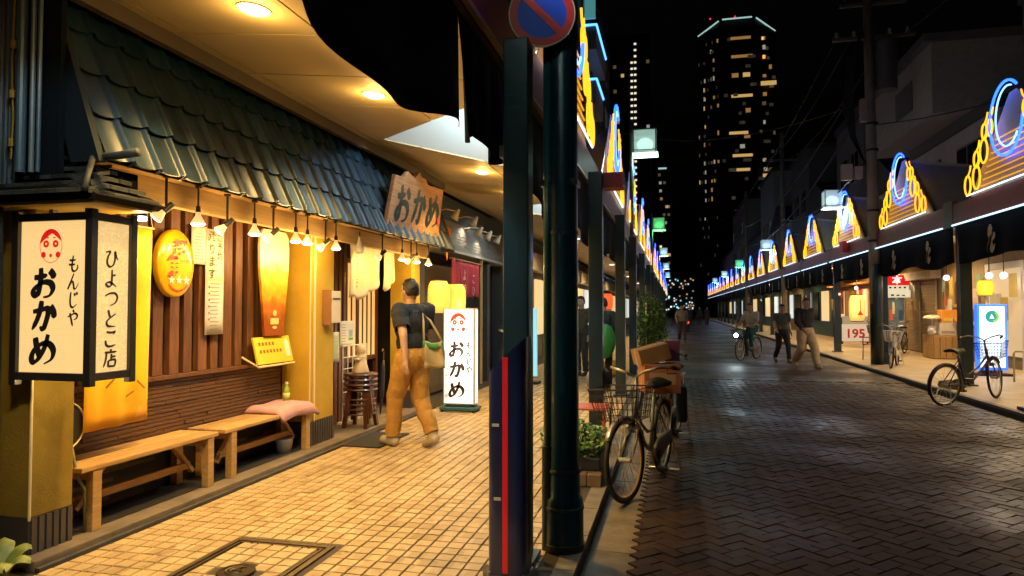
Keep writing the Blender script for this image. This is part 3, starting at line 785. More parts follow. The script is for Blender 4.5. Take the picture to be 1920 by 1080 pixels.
s4 = sheet('paper_notice', 'pale leaflet rack sheet low beside the yellow pillar', -3.955, 7.42, 7.60, .80, 1.17, M('pale sheet', (.6,.62,.52), .6, noise=.3))
lines(s4, -3.942, 7.44, 7.58, .84, 1.1, 6, M('pale green'), .02)

# ------------------------------------------------------------------ benches and what is on and under them
def bench(y0, y1, label, zt=.47):
    t = thing('bench', (-3.72,(y0+y1)/2,.055), label, 'bench')
    for i, (xa, xb) in enumerate(((-3.90,-3.725),(-3.715,-3.54))):
        MB().box(xa, xb, y0, y1, zt-.035, zt).build('seat_plank', wood_light, t, bevel=.007)
    for yy in (y0+.09, y1-.12):
        for xx in (-3.86, -3.575): MB().box(xx-.03, xx+.03, yy, yy+.07, .056, zt-.036).build('leg', wood_light, t, bevel=.004)
        MB().box(-3.83,-3.606,yy+.015,yy+.055,zt-.1,zt-.037).build('crossbar', wood_light, t, bevel=.003)
        sg = 1 if yy < (y0+y1)/2 else -1
        MB().bar((-3.72,yy+.035,.17),(-3.72,yy+.035+sg*.24,zt-.04),.04,.03).build('brace', wood_light, t)
    MB().box(-3.735,-3.705,y0+.16,y1-.12,.2,.25).build('stretcher', wood_light, t)
    return t
bench(3.50, 4.80, 'near plain wooden bench under the slat wall')
bench(4.88, 6.27, 'far wooden bench with pink cushion against the yellow pillar')
cu = thing('cushion', (-3.7,6.0,.47), 'flat pink cushion hanging over the end of the far bench', 'cushion')
def cush(a, b_):
    x = -3.92+.42*b_; y = 5.66+.66*a
    e = (1-(2*a-1)**6)*(1-(2*b_-1)**6)
    z = .475+.045*e**.5+.008*math.sin(a*9+b_*4)
    if y > 6.26: z -= (y-6.26)*.6
    if x > -3.55: z -= (x+3.55)*1.2
    return (x-.04*math.sin(a*3), y, z)
MB().grid(cush, 16, 12).build('pad', M('pink cloth', (.62,.34,.36), .85, noise=.12, bump=.4, bscale=120), cu, smooth=True, solid=.03)
bt = thing('drink_bottle', (-3.74,6.1,.5), 'small green tea bottle standing behind the pink cushion', 'bottle')
MB().lathe([(.03,0),(.033,.01),(.033,.11),(.028,.13),(.013,.165),(.013,.18)], (-3.74,6.1,.525), 14).build('body', M('green bottle', (.35,.45,.08), .15, coat=.5), bt, smooth=True)
MB().lathe([(.034,.03),(.034,.095)], (-3.74,6.1,.525), 14).build('label_band', M('label green', (.6,.65,.15), .5), bt, smooth=True)
MB().cyl((-3.74,6.1,.705),(-3.74,6.1,.725),.015,n=12).build('cap', M('print white'), bt)
bk = thing('bucket', (-3.7,6.0,.055), 'small pale bucket on the step under the far bench', 'bucket')
MB().lathe([(0,0),(.07,0),(.085,.13),(.09,.135),(.08,.13),(.066,.01)], (-3.7,6.0,.056), 18).build('body', M('pale plastic', (.6,.6,.68), .35), bk, smooth=True)
MB().tube([(-3.7+.088*math.cos(t), 6.0, .19-.05*math.sin(t)) for t in [q*PI/8 for q in range(9)]], .004, 5).build('handle', chrome, bk)
dk = thing('round_fan_cover', (-3.66,3.56,.75), 'black round disc with pale rim beside the left yellow post', 'fan cover')
MB().lathe([(0,.0),(.14,.0),(.15,.02),(.14,.04),(0,.05)], (-3.72,3.5,.72), 28, rot=Matrix.Rotation(PI/2,3,'Y')).build('disc', black_m, dk, autos=True)
MB().tube([(-3.675,3.5+.148*math.cos(t),.72+.148*math.sin(t)) for t in [q*PI/14 for q in range(28)]], .005, 6, True).build('rim', M('cream trim'), dk)
hs = MB().tube([(-3.62,3.5,.6),(-3.6,3.52,.42),(-3.58,3.56,.33),(-3.58,3.57,.06)], .009, 8).build('hose', M('dull hose', (.14,.15,.09), .6), None, smooth=True)
tag(hs, 'thin grey-green hose running down beside the near bench leg', 'hose')

# corner plant at bottom left
def leaf_plant(name, label, c, n, r, h, lw, mats, seed, cat='plant', pot=None, group=None, upright=.5):
    rr = random.Random(seed)
    t = thing(name, c, label, cat, group)
    fo = MB()
    for i in range(n):
        a = rr.uniform(0, 2*PI); d = r*math.sqrt(rr.random()); zz = h*rr.uniform(.15, 1)*(1-.35*(d/r)**2)
        p = Vector((c[0]+d*math.cos(a), c[1]+d*math.sin(a), c[2]+zz))
        l = lw*rr.uniform(.7, 1.3); an = rr.uniform(0, 2*PI)
        dv = Vector((math.cos(an), math.sin(an), rr.uniform(-.3, upright+.4))).normalized()
        sd = dv.cross(Vector((rr.uniform(-.4,.4), rr.uniform(-.4,.4), 1))).normalized()
        up_ = sd.cross(dv)
        fo.cur = rr.randrange(len(mats))
        fo.add([p-dv*l*.5, p+sd*l*.28+up_*l*.06, p+dv*l*.5-up_*l*.08, p-sd*l*.28+up_*l*.06], [(0,1,2),(0,2,3)])
    fo.build('foliage', mats, t)
    st_ = MB()
    for i in range(max(3, n//40)):
        a = rr.uniform(0, 2*PI); d = r*.7*rr.random()
        st_.tube([(c[0]+.2*d*math.cos(a), c[1]+.2*d*math.sin(a), c[2]-.02), (c[0]+.7*d*math.cos(a), c[1]+.7*d*math.sin(a), c[2]+h*.5), (c[0]+d*math.cos(a), c[1]+d*math.sin(a), c[2]+h*.85)], [.008,.006,.003], 5)
    st_.build('stems', M('stem', (.05,.05,.02), .8), t)
    return t
lf = [M('leaf a', (.07,.2,.02), .4), M('leaf b', (.13,.3,.03), .35), M('leaf c', (.04,.11,.015), .45), M('leaf d', (.28,.36,.05), .4)]
pl = thing('broad_leaf_plant', (-3.5,2.93,0), 'pale broad-leaved plant at the bottom left corner', 'plant')
for k in range(7):
    a = k*2*PI/7+.4; 
    def lfn(u_, v_, a=a, k=k):
        s = (v_-.5)*.12*math.sin(PI*min(1,u_*.9+.08))**.7; d = .02+.15*u_
        z = .03+.11*math.sin(u_*2.2)+.03*(k % 3)-abs(v_-.5)*.05
        return (-3.5+d*math.cos(a)-s*math.sin(a), 2.93+d*math.sin(a)+s*math.cos(a), z)
    MB().grid(lfn, 8, 4).build('leaf', M('pale leaf', (.30,.33,.08), .5, col2=(.1,.15,.03), nscale=12), pl, smooth=True)

# ------------------------------------------------------------------ entrance things
mat_ = thing('doormat', (-3.2,7.0,0), 'dark grey doormat in front of the entrance', 'doormat')
MB().box(-3.55,-2.98,6.62,7.45,.003,.016).build('pad', M('mat fibre', (.035,.032,.03), .95, noise=.4, nscale=60, bump=.6, bscale=200), mat_, bevel=.004)
# cream entrance curtain, tucked up at the right
def cream(name, y0, y1, z0, tuck):
    def fn(a, b_):
        y = y0+a*(y1-y0); zt = 2.24
        zb = z0+tuck*max(0, a-.35)**1.3+.02*math.sin(a*14)
        return (-3.72+.03*math.sin(a*16+b_*2)*(1-b_*.5)+.05*tuck*a*(1-b_), y-.25*tuck*a*(1-b_), zb+(zt-zb)*b_)
    return MB().grid(fn, 30, 12).build(name, M('cream cloth', (.80,.68,.42), .85, noise=.1, bump=.3, bscale=90), nor, smooth=True, solid=.004)
nor = thing('cream_entrance_curtain', (-3.72,8.0,2.24), 'cream cloth shop curtain with black letters, gathered up at the entrance', 'shop curtain')
cream('cloth', 7.38, 8.3, 1.58, .35); cream('cloth', 8.34, 8.75, 1.7, .3)
MB().cyl((-3.72,7.3,2.25),(-3.72,8.85,2.25),.012,n=10).build('rod', wood_light, nor)
q = MB(); column(q, ['hi','yo','tsu','to','ko'], (-3.675,7.5,2.10), YR, EZU, .075, .09, 12); q.build('lettering', ink, nor)
# stack of stools
sw = M('stool wood', (.11,.032,.012), .35, noise=.4, nscale=8, coat=.4, rand=.2)
for k in range(4):
    zz = .056+k*.058
    t = thing('stool', (-3.62,7.5,zz), ['lowest brown wooden stool of the stack at the entrance','second lowest brown wooden stool of the stack at the entrance','second highest brown wooden stool of the stack at the entrance','top brown wooden stool of the stack at the entrance'][k], 'stool', 'stacked stools')
    H_ = .46
    MB().lathe([(0,H_-.03),(.19,H_-.03),(.205,H_-.015),(.195,H_),(0,H_)], (-3.62,7.5,zz), 20).build('seat', sw, t, autos=True)
    for a in range(4):
        an = PI/4+a*PI/2+.12*k; c_, s_ = math.cos(an), math.sin(an)
        MB().bar((-3.62+.2*c_,7.5+.2*s_,zz),(-3.62+.13*c_,7.5+.13*s_,zz+H_-.03),.05,.042).build('leg', sw, t, bevel=.004)
    MB().tube([(-3.62+.175*math.cos(q*PI/8),7.5+.175*math.sin(q*PI/8),zz+.16) for q in range(16)], .011, 6, True).build('foot_ring', sw, t, smooth=True)
fig = thing('figurine', (-3.62,7.5,.69), 'cream rounded figurine standing on the stack of stools', 'figurine')
MB().lathe([(0,0),(.095,0),(.1,.02),(.07,.12),(.055,.17),(.062,.19),(.06,.2),(.035,.215),(.05,.235),(.062,.27),(.055,.31),(.03,.335),(0,.34)], (-3.62,7.5,.688), 18).build('body', M('cream ceramic', (.75,.6,.4), .35), fig, smooth=True)
MB().obox((-3.62,7.44,.86), (.05,.14,.025)).build('arm', M('cream ceramic'), fig, bevel=.006)
rk = thing('wire_menu_rack', (-3.85,8.0,.056), 'white wire grid rack behind the stacked stools', 'rack')
q = MB()
for i in range(6): q.cyl((-3.88,7.55+i*.13,.06),(-3.88,7.55+i*.13,1.0),.009,n=6)
for i in range(7): q.cyl((-3.88,7.55,.16+i*.14),(-3.88,8.2,.16+i*.14),.007,n=6)
q.build('grid', M('white wire', (.75,.72,.65), .4), rk)
MB().box(-3.95,-3.90,7.55,8.2,.056,.08).build('foot', M('white wire'), rk)
us = thing('umbrella', (-3.75,8.35,.06), 'dark folded umbrella leaning by the entrance rack', 'umbrella')
MB().lathe([(.005,0),(.012,.05),(.035,.3),(.03,.6),(.012,.72)], (-3.75,8.35,.06), 10, rot=Euler((.05,.08,0)).to_matrix()).build('canopy', M('umbrella cloth', (.02,.02,.03), .6), us, smooth=True)
MB().tube([(-3.69,8.31,.78),(-3.685,8.305,.9),(-3.68,8.27,.93),(-3.68,8.24,.9)], .008, 6).build('handle', wood_dark, us)

# free-standing light sign
ls = thing('standing_light_sign', (-2.95,9.3,0), 'white standing light box sign with red mask face and black letters', 'light sign')
wglow = E('sign white', (1,.93,.82), 1.0)
SX0, SX1 = -3.185, -2.72
MB().box(SX0,SX1,9.22,9.38,.1,1.46).build('case', M('sign case', (.5,.45,.35), .4, .3), ls, bevel=.008)
MB().box(SX0+.02,SX1-.02,9.212,9.219,.12,1.44).build('face', wglow, ls)
MB().box(SX1+.001,SX1+.006,9.24,9.36,.12,1.44).build('side_face', wglow, ls)
bs = M('teal steel', (.05,.16,.2), .4, .3)
MB().box(SX0-.03,SX1+.03,9.15,9.2,.03,.07).box(SX0-.03,SX1+.03,9.4,9.45,.03,.07).box(SX0-.03,SX0+.02,9.201,9.399,.03,.07).box(SX1-.02,SX1+.03,9.201,9.399,.03,.07).box(SX0+.05,SX1-.05,9.23,9.37,.07,.099).build('stand', bs, ls, bevel=.004)
for xx in (SX0, SX1):
    for yy in (9.17, 9.43): MB().cyl((xx-.012,yy,.025),(xx+.012,yy,.025),.025,n=12).build('caster', black_m, ls)
q = MB(); emblem(q, (-2.96,9.208,1.24), EXR, EZU, .30); q.build('mask_emblem', M('glow red', (.8,.05,.02), .5, emit=(1,.06,.02), es=.75), ls)
q = MB(); column(q, ['o','ka','me'], (-2.98,9.208,.88), EXR, EZU, .24, .28, 18, .95, .05); q.build('lettering', M('sign ink', (.03,.015,.01), .6), ls)
q = MB(); column(q, ['mo','n','ji','ya'], (-2.80,9.208,.94), EXR, EZU, .1, .115, 14); q.build('lettering', M('sign ink', (.03,.015,.01), .6), ls)
q = MB(); column(q, ['hi','yo','tsu','to','ko','ten'], (-3.13,9.208,.60), EXR, EZU, .06, .075, 11); q.build('small_lettering', M('sign ink'), ls)
lamp('tube_light', (-2.95,9.0,.8), 5, (1,.9,.75), ls)

# paper lanterns by the entrance end
def paper_lantern(name, label, c, r, h, mat, em=None, ringm=None):
    t = thing(name, (c[0],c[1],c[2]-h/2), label, 'paper lantern')
    pr = []
    n_ = 16
    for i in range(n_+1):
        s_ = i/n_; rr_ = r*(1-abs(2*s_-1)**4*.28)
        pr.append((rr_*(1-.02*(i % 2)), -h/2+h*s_))
    MB().lathe(pr, c, 20).build('shade', mat, t, smooth=True)
    for s_ in (-1, 1): MB().lathe([(r*.5,0),(r*.74,0),(r*.74,.03*h),(r*.5,.03*h)], (c[0],c[1],c[2]+s_*h*.5-(0 if s_>0 else .03*h)), 20).build('hoop', black_m, t)
    return t
lampshade = E('lantern amber', (1,.5,.08), .8)
t = paper_lantern('paper_lantern', 'tall amber paper lantern behind the standing light sign', (-3.3,10.1,1.60), .17, .46, lampshade); lamp('glow', (-3.1,9.9,1.5), 6, WARM, t)
t = paper_lantern('paper_lantern', 'amber paper lantern partly behind the walking man', (-3.3,9.35,1.62), .16, .46, lampshade)

# name board on the roof
nb = thing('name_board', (-3.1,7.9,2.43), 'weathered wooden name board with three dark green characters on the tiled roof', 'sign board')
Bc = Vector((-3.12,7.95,2.72)); Bu = Vector((.16,-.06,1)).normalized(); Br = Vector((0,1,0)); Bn = Br.cross(Bu).normalized(); Br = Bu.cross(Bn)
rr = random.Random(3); top = []
for i in range(15):
    a = -.80+1.6*i/14
    hgt = .30+(.10*rr.random() if 2 < i < 10 else .0)+(.06 if i in (3,6,8) else 0)
    top.append(Bc+Br*a+Bu*hgt)
poly = [Bc-Br*.88-Bu*.28, Bc+Br*.84-Bu*.34]+list(reversed(top))
MB().prism(poly, Bn*.05).build('board', M('weathered board', (.55,.28,.13), .7, col2=(.32,.15,.07), nscale=7, stretch=(3,.6,6), bump=.4, bscale=20), nb, bevel=.008)
q = MB()
for g_, a in (('o',-.5),('ka',.0),('me',.5)): brush(q, g_, Bc+Br*a+Bn*.054-Bu*.0, Br, Bu, .46, 19, .95)
q.build('characters', M('verdigris paint', (.004,.03,.035), .5), nb)
q = MB().obox(Bc+Br*.72+Bn*.055-Bu*.12, (.01,.07,.1)); q.build('seal', M('sign red'), nb)
for a in (-.6,.6): MB().bar(Bc+Br*a-Bu*.2, Bc+Br*a-Bu*.2+Vector((-.16,0,.06)), .03).build('bracket', chrome, nb)

# walking man is built further down
# ------------------------------------------------------------------ neighbour shop with red curtain, beyond the restaurant
nbr = thing('grey_shopfront', (-3.9,12,0), 'grey boarded shopfront with dark door next to the restaurant', 'building')
MB().box(-4.6,-3.95,9.5,15.5,0,3.35).build('wall', M('charcoal wall', (.03,.03,.033), .7), nbr)
for k in range(9): MB().box(-3.95,-3.6,9.9,14.9,2.44+k*.052,2.44+k*.052+.046).build('board', M('grey board', (.30,.29,.27), .85, spec=.15, noise=.3, nscale=5, stretch=(5,.4,8)), nbr)
MB().box(-3.95,-3.58,9.85,14.95,2.40,2.438).build('ledge', M('pale ledge', (.5,.48,.42), .5), nbr)
MB().box(-3.95,-3.62,9.9,14.9,2.915,3.3).build('head_panel', M('blue grey panel', (.05,.07,.08), .5), nbr)
for yy in (9.55, 13.3, 14.7): MB().box(-3.94,-3.66,yy,yy+.18,0,2.4).build('post', M('charcoal post', (.045,.05,.055), .5), nbr)
MB().box(-3.66,-3.62,12.75,12.81,0,2.4).build('door_frame', M('pine', (.6,.42,.2), .5), nbr)
MB().box(-3.96,-3.93,10.2,12.7,.05,2.2).build('pane', M('dark warm glass', (.04,.03,.02), .15, emit=(1,.5,.15), es=.05), nbr)
q = MB(); column(q, ['ka','me'], (-3.575,14.6,2.75), YR, EZU, .14, .17, 12); q.build('wall_letters', ink, nbr)
rn = thing('red_entrance_curtain', (-3.7,11.6,2.3), 'red shop curtain with pale writing hanging in the next doorway', 'shop curtain')
for i in range(4):
    y0 = 10.9+i*.42
    MB().grid(lambda a, b_, y0=y0: (-3.62+.025*math.sin(a*7+i), y0+a*.41, 1.66+.02*math.sin(a*5)+b_*.62), 8, 8).build('cloth', M('red cloth', (.55,.05,.07), .8, noise=.2), rn, smooth=True, solid=.004)
MB().cyl((-3.62,10.8,2.3),(-3.62,12.75,2.3),.015,n=8).build('rod', wood_light, rn)
q = MB(); column(q, ['yo','tsu'], (-3.575,11.5,2.05), YR, EZU, .2, .24, 10); column(q, ['ko','hi'], (-3.575,12.05,2.0), YR, EZU, .18, .22, 10); q.build('lettering', M('print white'), rn)
ob = tag(MB().prism([(-3.42,9.75,2.75),(-3.42,10.25,2.7),(-3.42,10.05,2.2)], (.01,0,0)).build('orange_pennant', M('orange cloth', (.8,.22,.01), .7)), 'small orange pennant at the end of the tiled roof', 'pennant')
gooses = [(10.4,2.93,'first'),(11.45,2.95,'second'),(11.75,2.80,'third'),(12.4,2.8,'fourth'),(13.1,2.8,'fifth')]
for k, (yy, zz, nm) in enumerate(gooses):
    t = thing('sign_spotlight', (-3.6,yy,zz), nm+' pale spotlight from the left above the grey boarded shopfront', 'lamp', 'spotlights over the grey shopfront')
    MB().tube([(-3.62,yy-.3,zz+.05),(-3.45,yy-.28,zz+.08),(-3.38,yy-.05,zz+.08)], .01, 6).build('arm', M('pine'), t)
    d = Vector((-.45,-.1,-.8)).normalized(); qm = Vector((0,0,1)).rotation_difference(d).to_matrix()
    MB().lathe([(.02,-.06),(.03,-.02),(.055,.06),(.075,.12)], (-3.36,yy,zz+.06), 14, rot=qm).build('shade', M('pale metal', (.6,.52,.4), .4), t, smooth=True)
    MB().lathe([(.06,.1),(.045,.115),(0,.12)], (-3.36,yy,zz+.06), 14, rot=qm).build('bulb', bulb_on if k else refl, t, smooth=True)
    if k in (1, 3): lamp('bulb_light', Vector((-3.36,yy,zz+.06))+d*.17, 9, (1,.8,.5), t, 'SPOT', .03, 140, .6, d)
dl = thing('display_stand', (-3.3,13.2,0), 'dark easel stand with slanted pale board outside the grey shopfront', 'easel')
MB().bar((-3.3,13.0,0),(-3.35,13.3,1.15),.04).bar((-3.3,13.6,0),(-3.35,13.3,1.15),.04).build('legs', black_m, dl)
MB().obox((-3.2,13.3,.95), (.35,.5,.02), Euler((0,.5,0)).to_matrix()).build('board', M('pine'), dl)
# pale blue standing sign further on
bsn = thing('pale_blue_sign', (-2.75,13.0,0), 'pale blue upright sign with dark blue letters seen between the two posts', 'light sign')
MB().box(-2.95,-2.58,12.95,13.05,.15,1.46).build('panel', E('blue sign glow', (.28,.75,.95), .8), bsn, bevel=.006)
MB().box(-3.0,-2.53,12.85,13.15,.0,.05).box(-2.8,-2.74,12.97,13.03,.05,.149).build('foot', black_m, bsn)
q = MB(); text(q, 'monja', (-2.72,12.945,.65), EXR, EZU, .16); q.build('lettering', M('navy print', (.01,.03,.12), .5), bsn)
q = MB(); disc(q, (-2.82,12.945,1.28), EXR, EZU, .07, .07, 12); q.build('pink_mark', M('pink mark', (.7,.05,.35), .5, emit=(.7,.03,.3), es=.4), bsn)

# building on the far left with corrugated cladding and pipes
lbld = thing('corrugated_house', (-3.9,1.5,0), 'dark corrugated metal house side at the left edge', 'building')
def corr(a, b_):
    y = -1.5+a*4.55
    return (-3.66+.012*math.sin(a*4.55/.045*2*PI), y, b_*4.2)
cg = MB().grid(corr, 600, 1); cg.build('cladding', M('dark corrugated', (.035,.05,.06), .45, .3, noise=.4), lbld)
MB().box(-4.4,-3.69,-1.5,3.09,0,4.2).build('wall', black_m, lbld)
for yy, r_, m_, px_ in ((3.015,.026,'pipe teal',-3.50),(3.02,.014,'pipe pale',-3.43),(3.02,.012,'pipe teal',-3.385)):
    MB().cyl((px_,yy,2.2),(px_,yy,3.6),r_,n=12).build('pipe', M(m_, (.08,.13,.17) if m_ == 'pipe teal' else (.16,.2,.22), .4, .2), lbld)
MB().tube([(-3.57,3.02,2.28),(-3.565,3.025,2.5),(-3.575,3.02,2.8),(-3.565,3.02,3.2),(-3.57,3.02,3.6)], .005, 6).build('cable', M('amber cable', (.35,.2,.03), .5), lbld)
for zz in (2.35,2.62,2.9,3.3): MB().cyl((-3.57,3.02,zz),(-3.57,3.02,zz+.045),.015,n=8).build('cable_clip', M('amber cable'), lbld)

# ================================================================== ARCADES
steel_navy = M('post paint', (.012,.036,.046), .35, noise=.35, nscale=4, bump=.08, coat=.3)
ceil_m = M('canopy panel', (.68,.53,.28), .6, noise=.08, nscale=2)
fascia_m = M('red fascia', (.26,.032,.026), .45, noise=.3)
white_in = M('gable lining', (.78,.8,.78), .6)
BAY = 5.2; YC0 = 6.88; NB = 20
def ceil_z(x): return 3.3-.108*(x+3.1)
FXL = -1.06
canL = thing('arcade_canopy', (-2.2,30,3.1), 'left arcade canopy with panelled cream ceiling and gabled front', 'canopy')
def clip(poly, a, b_, c_):                                      # keep a*x+b*y+c >= 0
    out = []
    for i in range(len(poly)):
        p, q_ = poly[i], poly[(i+1) % len(poly)]
        dp = a*p[0]+b_*p[1]+c_; dq = a*q_[0]+b_*q_[1]+c_
        if dp >= 0: out.append(p)
        if dp*dq < 0: t = dp/(dp-dq); out.append((p[0]+(q_[0]-p[0])*t, p[1]+(q_[1]-p[1])*t))
    return out
AX = -3.08; HW = 2.05
def panels(x0, x1, y0, y1, yc, parent):
    """one ceiling panel with the valley of the gable cut away"""
    g = .008
    parts = []
    for ya, yb, sg in ((y0, min(y1, yc), -1), (max(y0, yc), y1, 1)):
        if yb-ya < .02: continue
        p = [(x0+g,ya+g),(x1-g,ya+g),(x1-g,yb-g),(x0+g,yb-g)]
        # outside the valley: |y-yc| > HW*(x-AX)/(FXL-AX)
        k_ = HW/(FXL-AX)
        p = clip(p, -k_, sg, -sg*yc+k_*AX)
        if len(p) >= 3: parts.append(p)
    for p in parts:
        MB().prism([(x, y, ceil_z(x)) for x, y in p], (0,0,.02)).build('ceiling_panel', ceil_m, parent)
xs = [-3.32,-3.2,-2.17,-1.14,-1.06]
ys = [2.28+.82*i for i in range(11)]
for i in range(len(xs)-1):
    for j in range(len(ys)-1):
        yc = YC0 if ys[j] > 4.0 else YC0-BAY
        panels(xs[i], xs[i+1], ys[j], ys[j+1], yc, canL)
MB().prism([(-3.62,-3,3.40),(-.96,-3,3.10),(-.96,-3,3.14),(-3.62,-3,3.46)], (0,13.5,0)).build('roof_deck', M('deck dark', (.05,.045,.04), .8), canL) if False else None
# dark shadow joint board above the gaps, cut by the gable openings
db = MB()
for k in range(-1, 1):
    yc = YC0+k*BAY; ya, yb = yc-BAY/2, yc+BAY/2
    zc = lambda x: ceil_z(x)+.024
    A = (AX, yc); Bp = (FXL, yc-HW); C_ = (FXL, yc+HW)
    for poly in ([(-3.62,ya),(AX,ya),A,(AX,yb),(-3.62,yb)], [(AX,ya),(FXL,ya),Bp,A], [A,C_,(FXL,yb),(AX,yb)]):
        db.prism([(x, y, zc(x)) for x, y in poly], (0,0,.03))
db.build('roof_deck', M('deck dark', (.05,.045,.04), .8), canL)
fc = MB()
for k in range(1, NB):
    yc = YC0+k*BAY; ya, yb = yc-BAY/2, yc+BAY/2
    A = (AX, yc); Bp = (FXL, yc-HW); C_ = (FXL, yc+HW)
    for poly in ([(-3.62,ya),(AX,ya),A,(AX,yb),(-3.62,yb)], [(AX,ya),(FXL,ya),Bp,A], [A,C_,(FXL,yb),(AX,yb)]):
        fc.prism([(x, y, ceil_z(x)) for x, y in poly], (0,0,.05))
fc.build('ceiling_run', ceil_m, canL)
APZ = 4.62
for k in range(-1, NB):
    yc = YC0+k*BAY
    gl = MB()
    A = Vector((AX,yc,3.31)); D = Vector((FXL-.03,yc,APZ)); Bq = Vector((FXL-.03,yc-HW,3.09)); Cq = Vector((FXL-.03,yc+HW,3.09))
    gl.prism([A,Bq,D], (0,-.02,.04)); gl.prism([A,D,Cq], (0,.02,.04))
    gl.build('gable_lining', white_in, canL)
    if k < 2: lamp('gable_light', (-1.5,yc,3.7), 105, (.72,.95,1), canL, 'POINT', .12)
# bulkhead between the tiled roof and the canopy, wall above
MB().box(-3.64,-3.33,-3,9.6,3.40,3.5).build('wall_bracket', M('deck dark'), canL)
MB().box(-3.36,-3.30,2.0,9.6,3.22,3.345).build('wall_trim', M('trim brown', (.10,.075,.05), .6), canL)
# front beam, fascia boards and edge strip
MB().box(-1.15,-1.06,-3,YC0+BAY*NB,3.03,3.16).build('front_beam', M('front beam', (.12,.085,.05), .5, noise=.3), canL)
MB().box(-1.05,-1.02,-3,YC0+BAY*NB,3.06,3.42).build('fascia', fascia_m, canL)
MB().box(-1.045,-1.012,-3,YC0+BAY*NB,3.025,3.055).build('edge_strip', M('brass strip', (.45,.32,.12), .35, .6), canL)

# downlights
dlm = E('downlight glow', (1,.82,.6), 9)
for i, yy in enumerate((1.88, 3.53, 5.19, 8.47, 10.1)):
    x = -2.405; z = ceil_z(x)
    t = thing('downlight', (x, yy, z), ['downlight overhead before the frame','round downlight in the ceiling nearest the camera','round downlight in the middle of the cream ceiling','round downlight beyond the white gable opening','round downlight over the grey shopfront'][i], 'ceiling light', 'canopy downlights')
    rm = Euler((0, math.atan(.108), 0)).to_matrix()
    MB().lathe([(0,-.03),(.05,-.026),(.075,-.015),(.085,-.002)], (x,yy,z), 24, rot=rm).build('lens', dlm, t, smooth=True)
    lamp('spill', (x,yy,z-.11), 8, (1,.60,.16), t, 'POINT', .07)
    MB().lathe([(.086,-.003),(.1,-.007),(.103,0)], (x,yy,z), 24, rot=rm).build('trim_ring', M('cream trim'), t)
    lamp('light', (x,yy,z-.04), 190 if i == 0 else 370, (1,.60,.16), t, 'SPOT', .08, 122, .7, (0,0,-1))
for k in range(1, 9):                                          # lights of the same row further along
    yy = 12.0+k*5.2 if k else 0; x = -2.4
    t = thing('downlight', (x, yy, ceil_z(x)), ORD[k]+' downlight of the far left arcade', 'ceiling light', 'canopy downlights')
    MB().lathe([(0,-.006),(.09,-.006),(.1,0)], (x,yy,ceil_z(x)), 14).build('lens', dlm, t)
    if k < 6: lamp('light', (x,yy,ceil_z(x)-.05), 240, (1,.66,.28), t, 'SPOT', .08, 165, .5, (0,0,-1))

# right canopy (mirror)
FXR = 5.2
canR = thing('arcade_canopy', (6.6,30,3.1), 'right arcade canopy with dark red front board and gabled roofs', 'canopy')
def czr(x): return 3.3+.09*(x-7.8)
rc = MB()
for k in range(0, NB):
    yc = YC0+k*BAY; ya, yb = yc-BAY/2, yc+BAY/2
    A = (7.4, yc); Bp = (FXR, yc-HW); C_ = (FXR, yc+HW)
    for poly in ([(8.0,ya),(8.0,yb),(7.4,yb),A,(7.4,ya)], [(FXR,ya),(7.4,ya),A,Bp], [A,(7.4,yb),(FXR,yb),C_]):
        rc.prism([(x, y, czr(x)) for x, y in poly], (0,0,.05))
rc.build('ceiling_run', ceil_m, canR)
roof_sheet = M('roof sheet', (.55,.62,.56), .5, noise=.25, nscale=3)
for k in range(0, NB):
    yc = YC0+k*BAY
    A = Vector((7.4,yc,3.34)); D = Vector((FXR+.03,yc,APZ+.2)); Bq = Vector((FXR+.03,yc-HW,3.1)); Cq = Vector((FXR+.03,yc+HW,3.1))
    A2 = A+Vector((0,0,1.2))
    for a_, b_ in ((Bq, -1), (Cq, 1)):
        MB().prism([A, a_, D, A2] if True else None, (0,.02*b_,.05)).build('roof_sheet', roof_sheet, canR)
        MB().bar(a_+Vector((0,0,.06)), D+Vector((0,0,.06)), .05).build('verge', M('deck dark'), canR)
MB().box(5.16,5.20,-3,YC0+BAY*NB,3.04,3.42).build('fascia', fascia_m, canR)
MB().box(5.22,5.32,-3,YC0+BAY*NB,3.03,3.2).build('front_beam', M('front beam'), canR)
strip = E('cool strip', (.55,.8,1), 1.7)
for k in range(1, NB):
    yc = YC0+k*BAY
    MB().cyl((5.135,yc-BAY/2+.25,3.02),(5.135,yc+BAY/2-.25,3.02),.017,n=8).build('light_strip', strip, canR)
    MB().box(5.15,5.24,yc-BAY/2-.22,yc-BAY/2+.22,3.0,3.5).build('bracket_box', M('bracket', (.10,.09,.07), .5), canR)
for k in range(1, 12):
    yc = YC0+k*BAY-1.2
    t = thing('downlight', (6.7,yc,czr(6.7)), ORD[k-1]+' downlight under the right arcade', 'ceiling light', 'right canopy downlights')
    MB().lathe([(0,-.01),(.1,-.01),(.11,0)], (6.7,yc,czr(6.7)), 14).build('lens', dlm, t)
    lamp('light', (6.7,yc,czr(6.7)-.06), 360 if k < 6 else 170, (1,.66,.28), t, 'SPOT', .08, 160, .5, (0,0,-1))

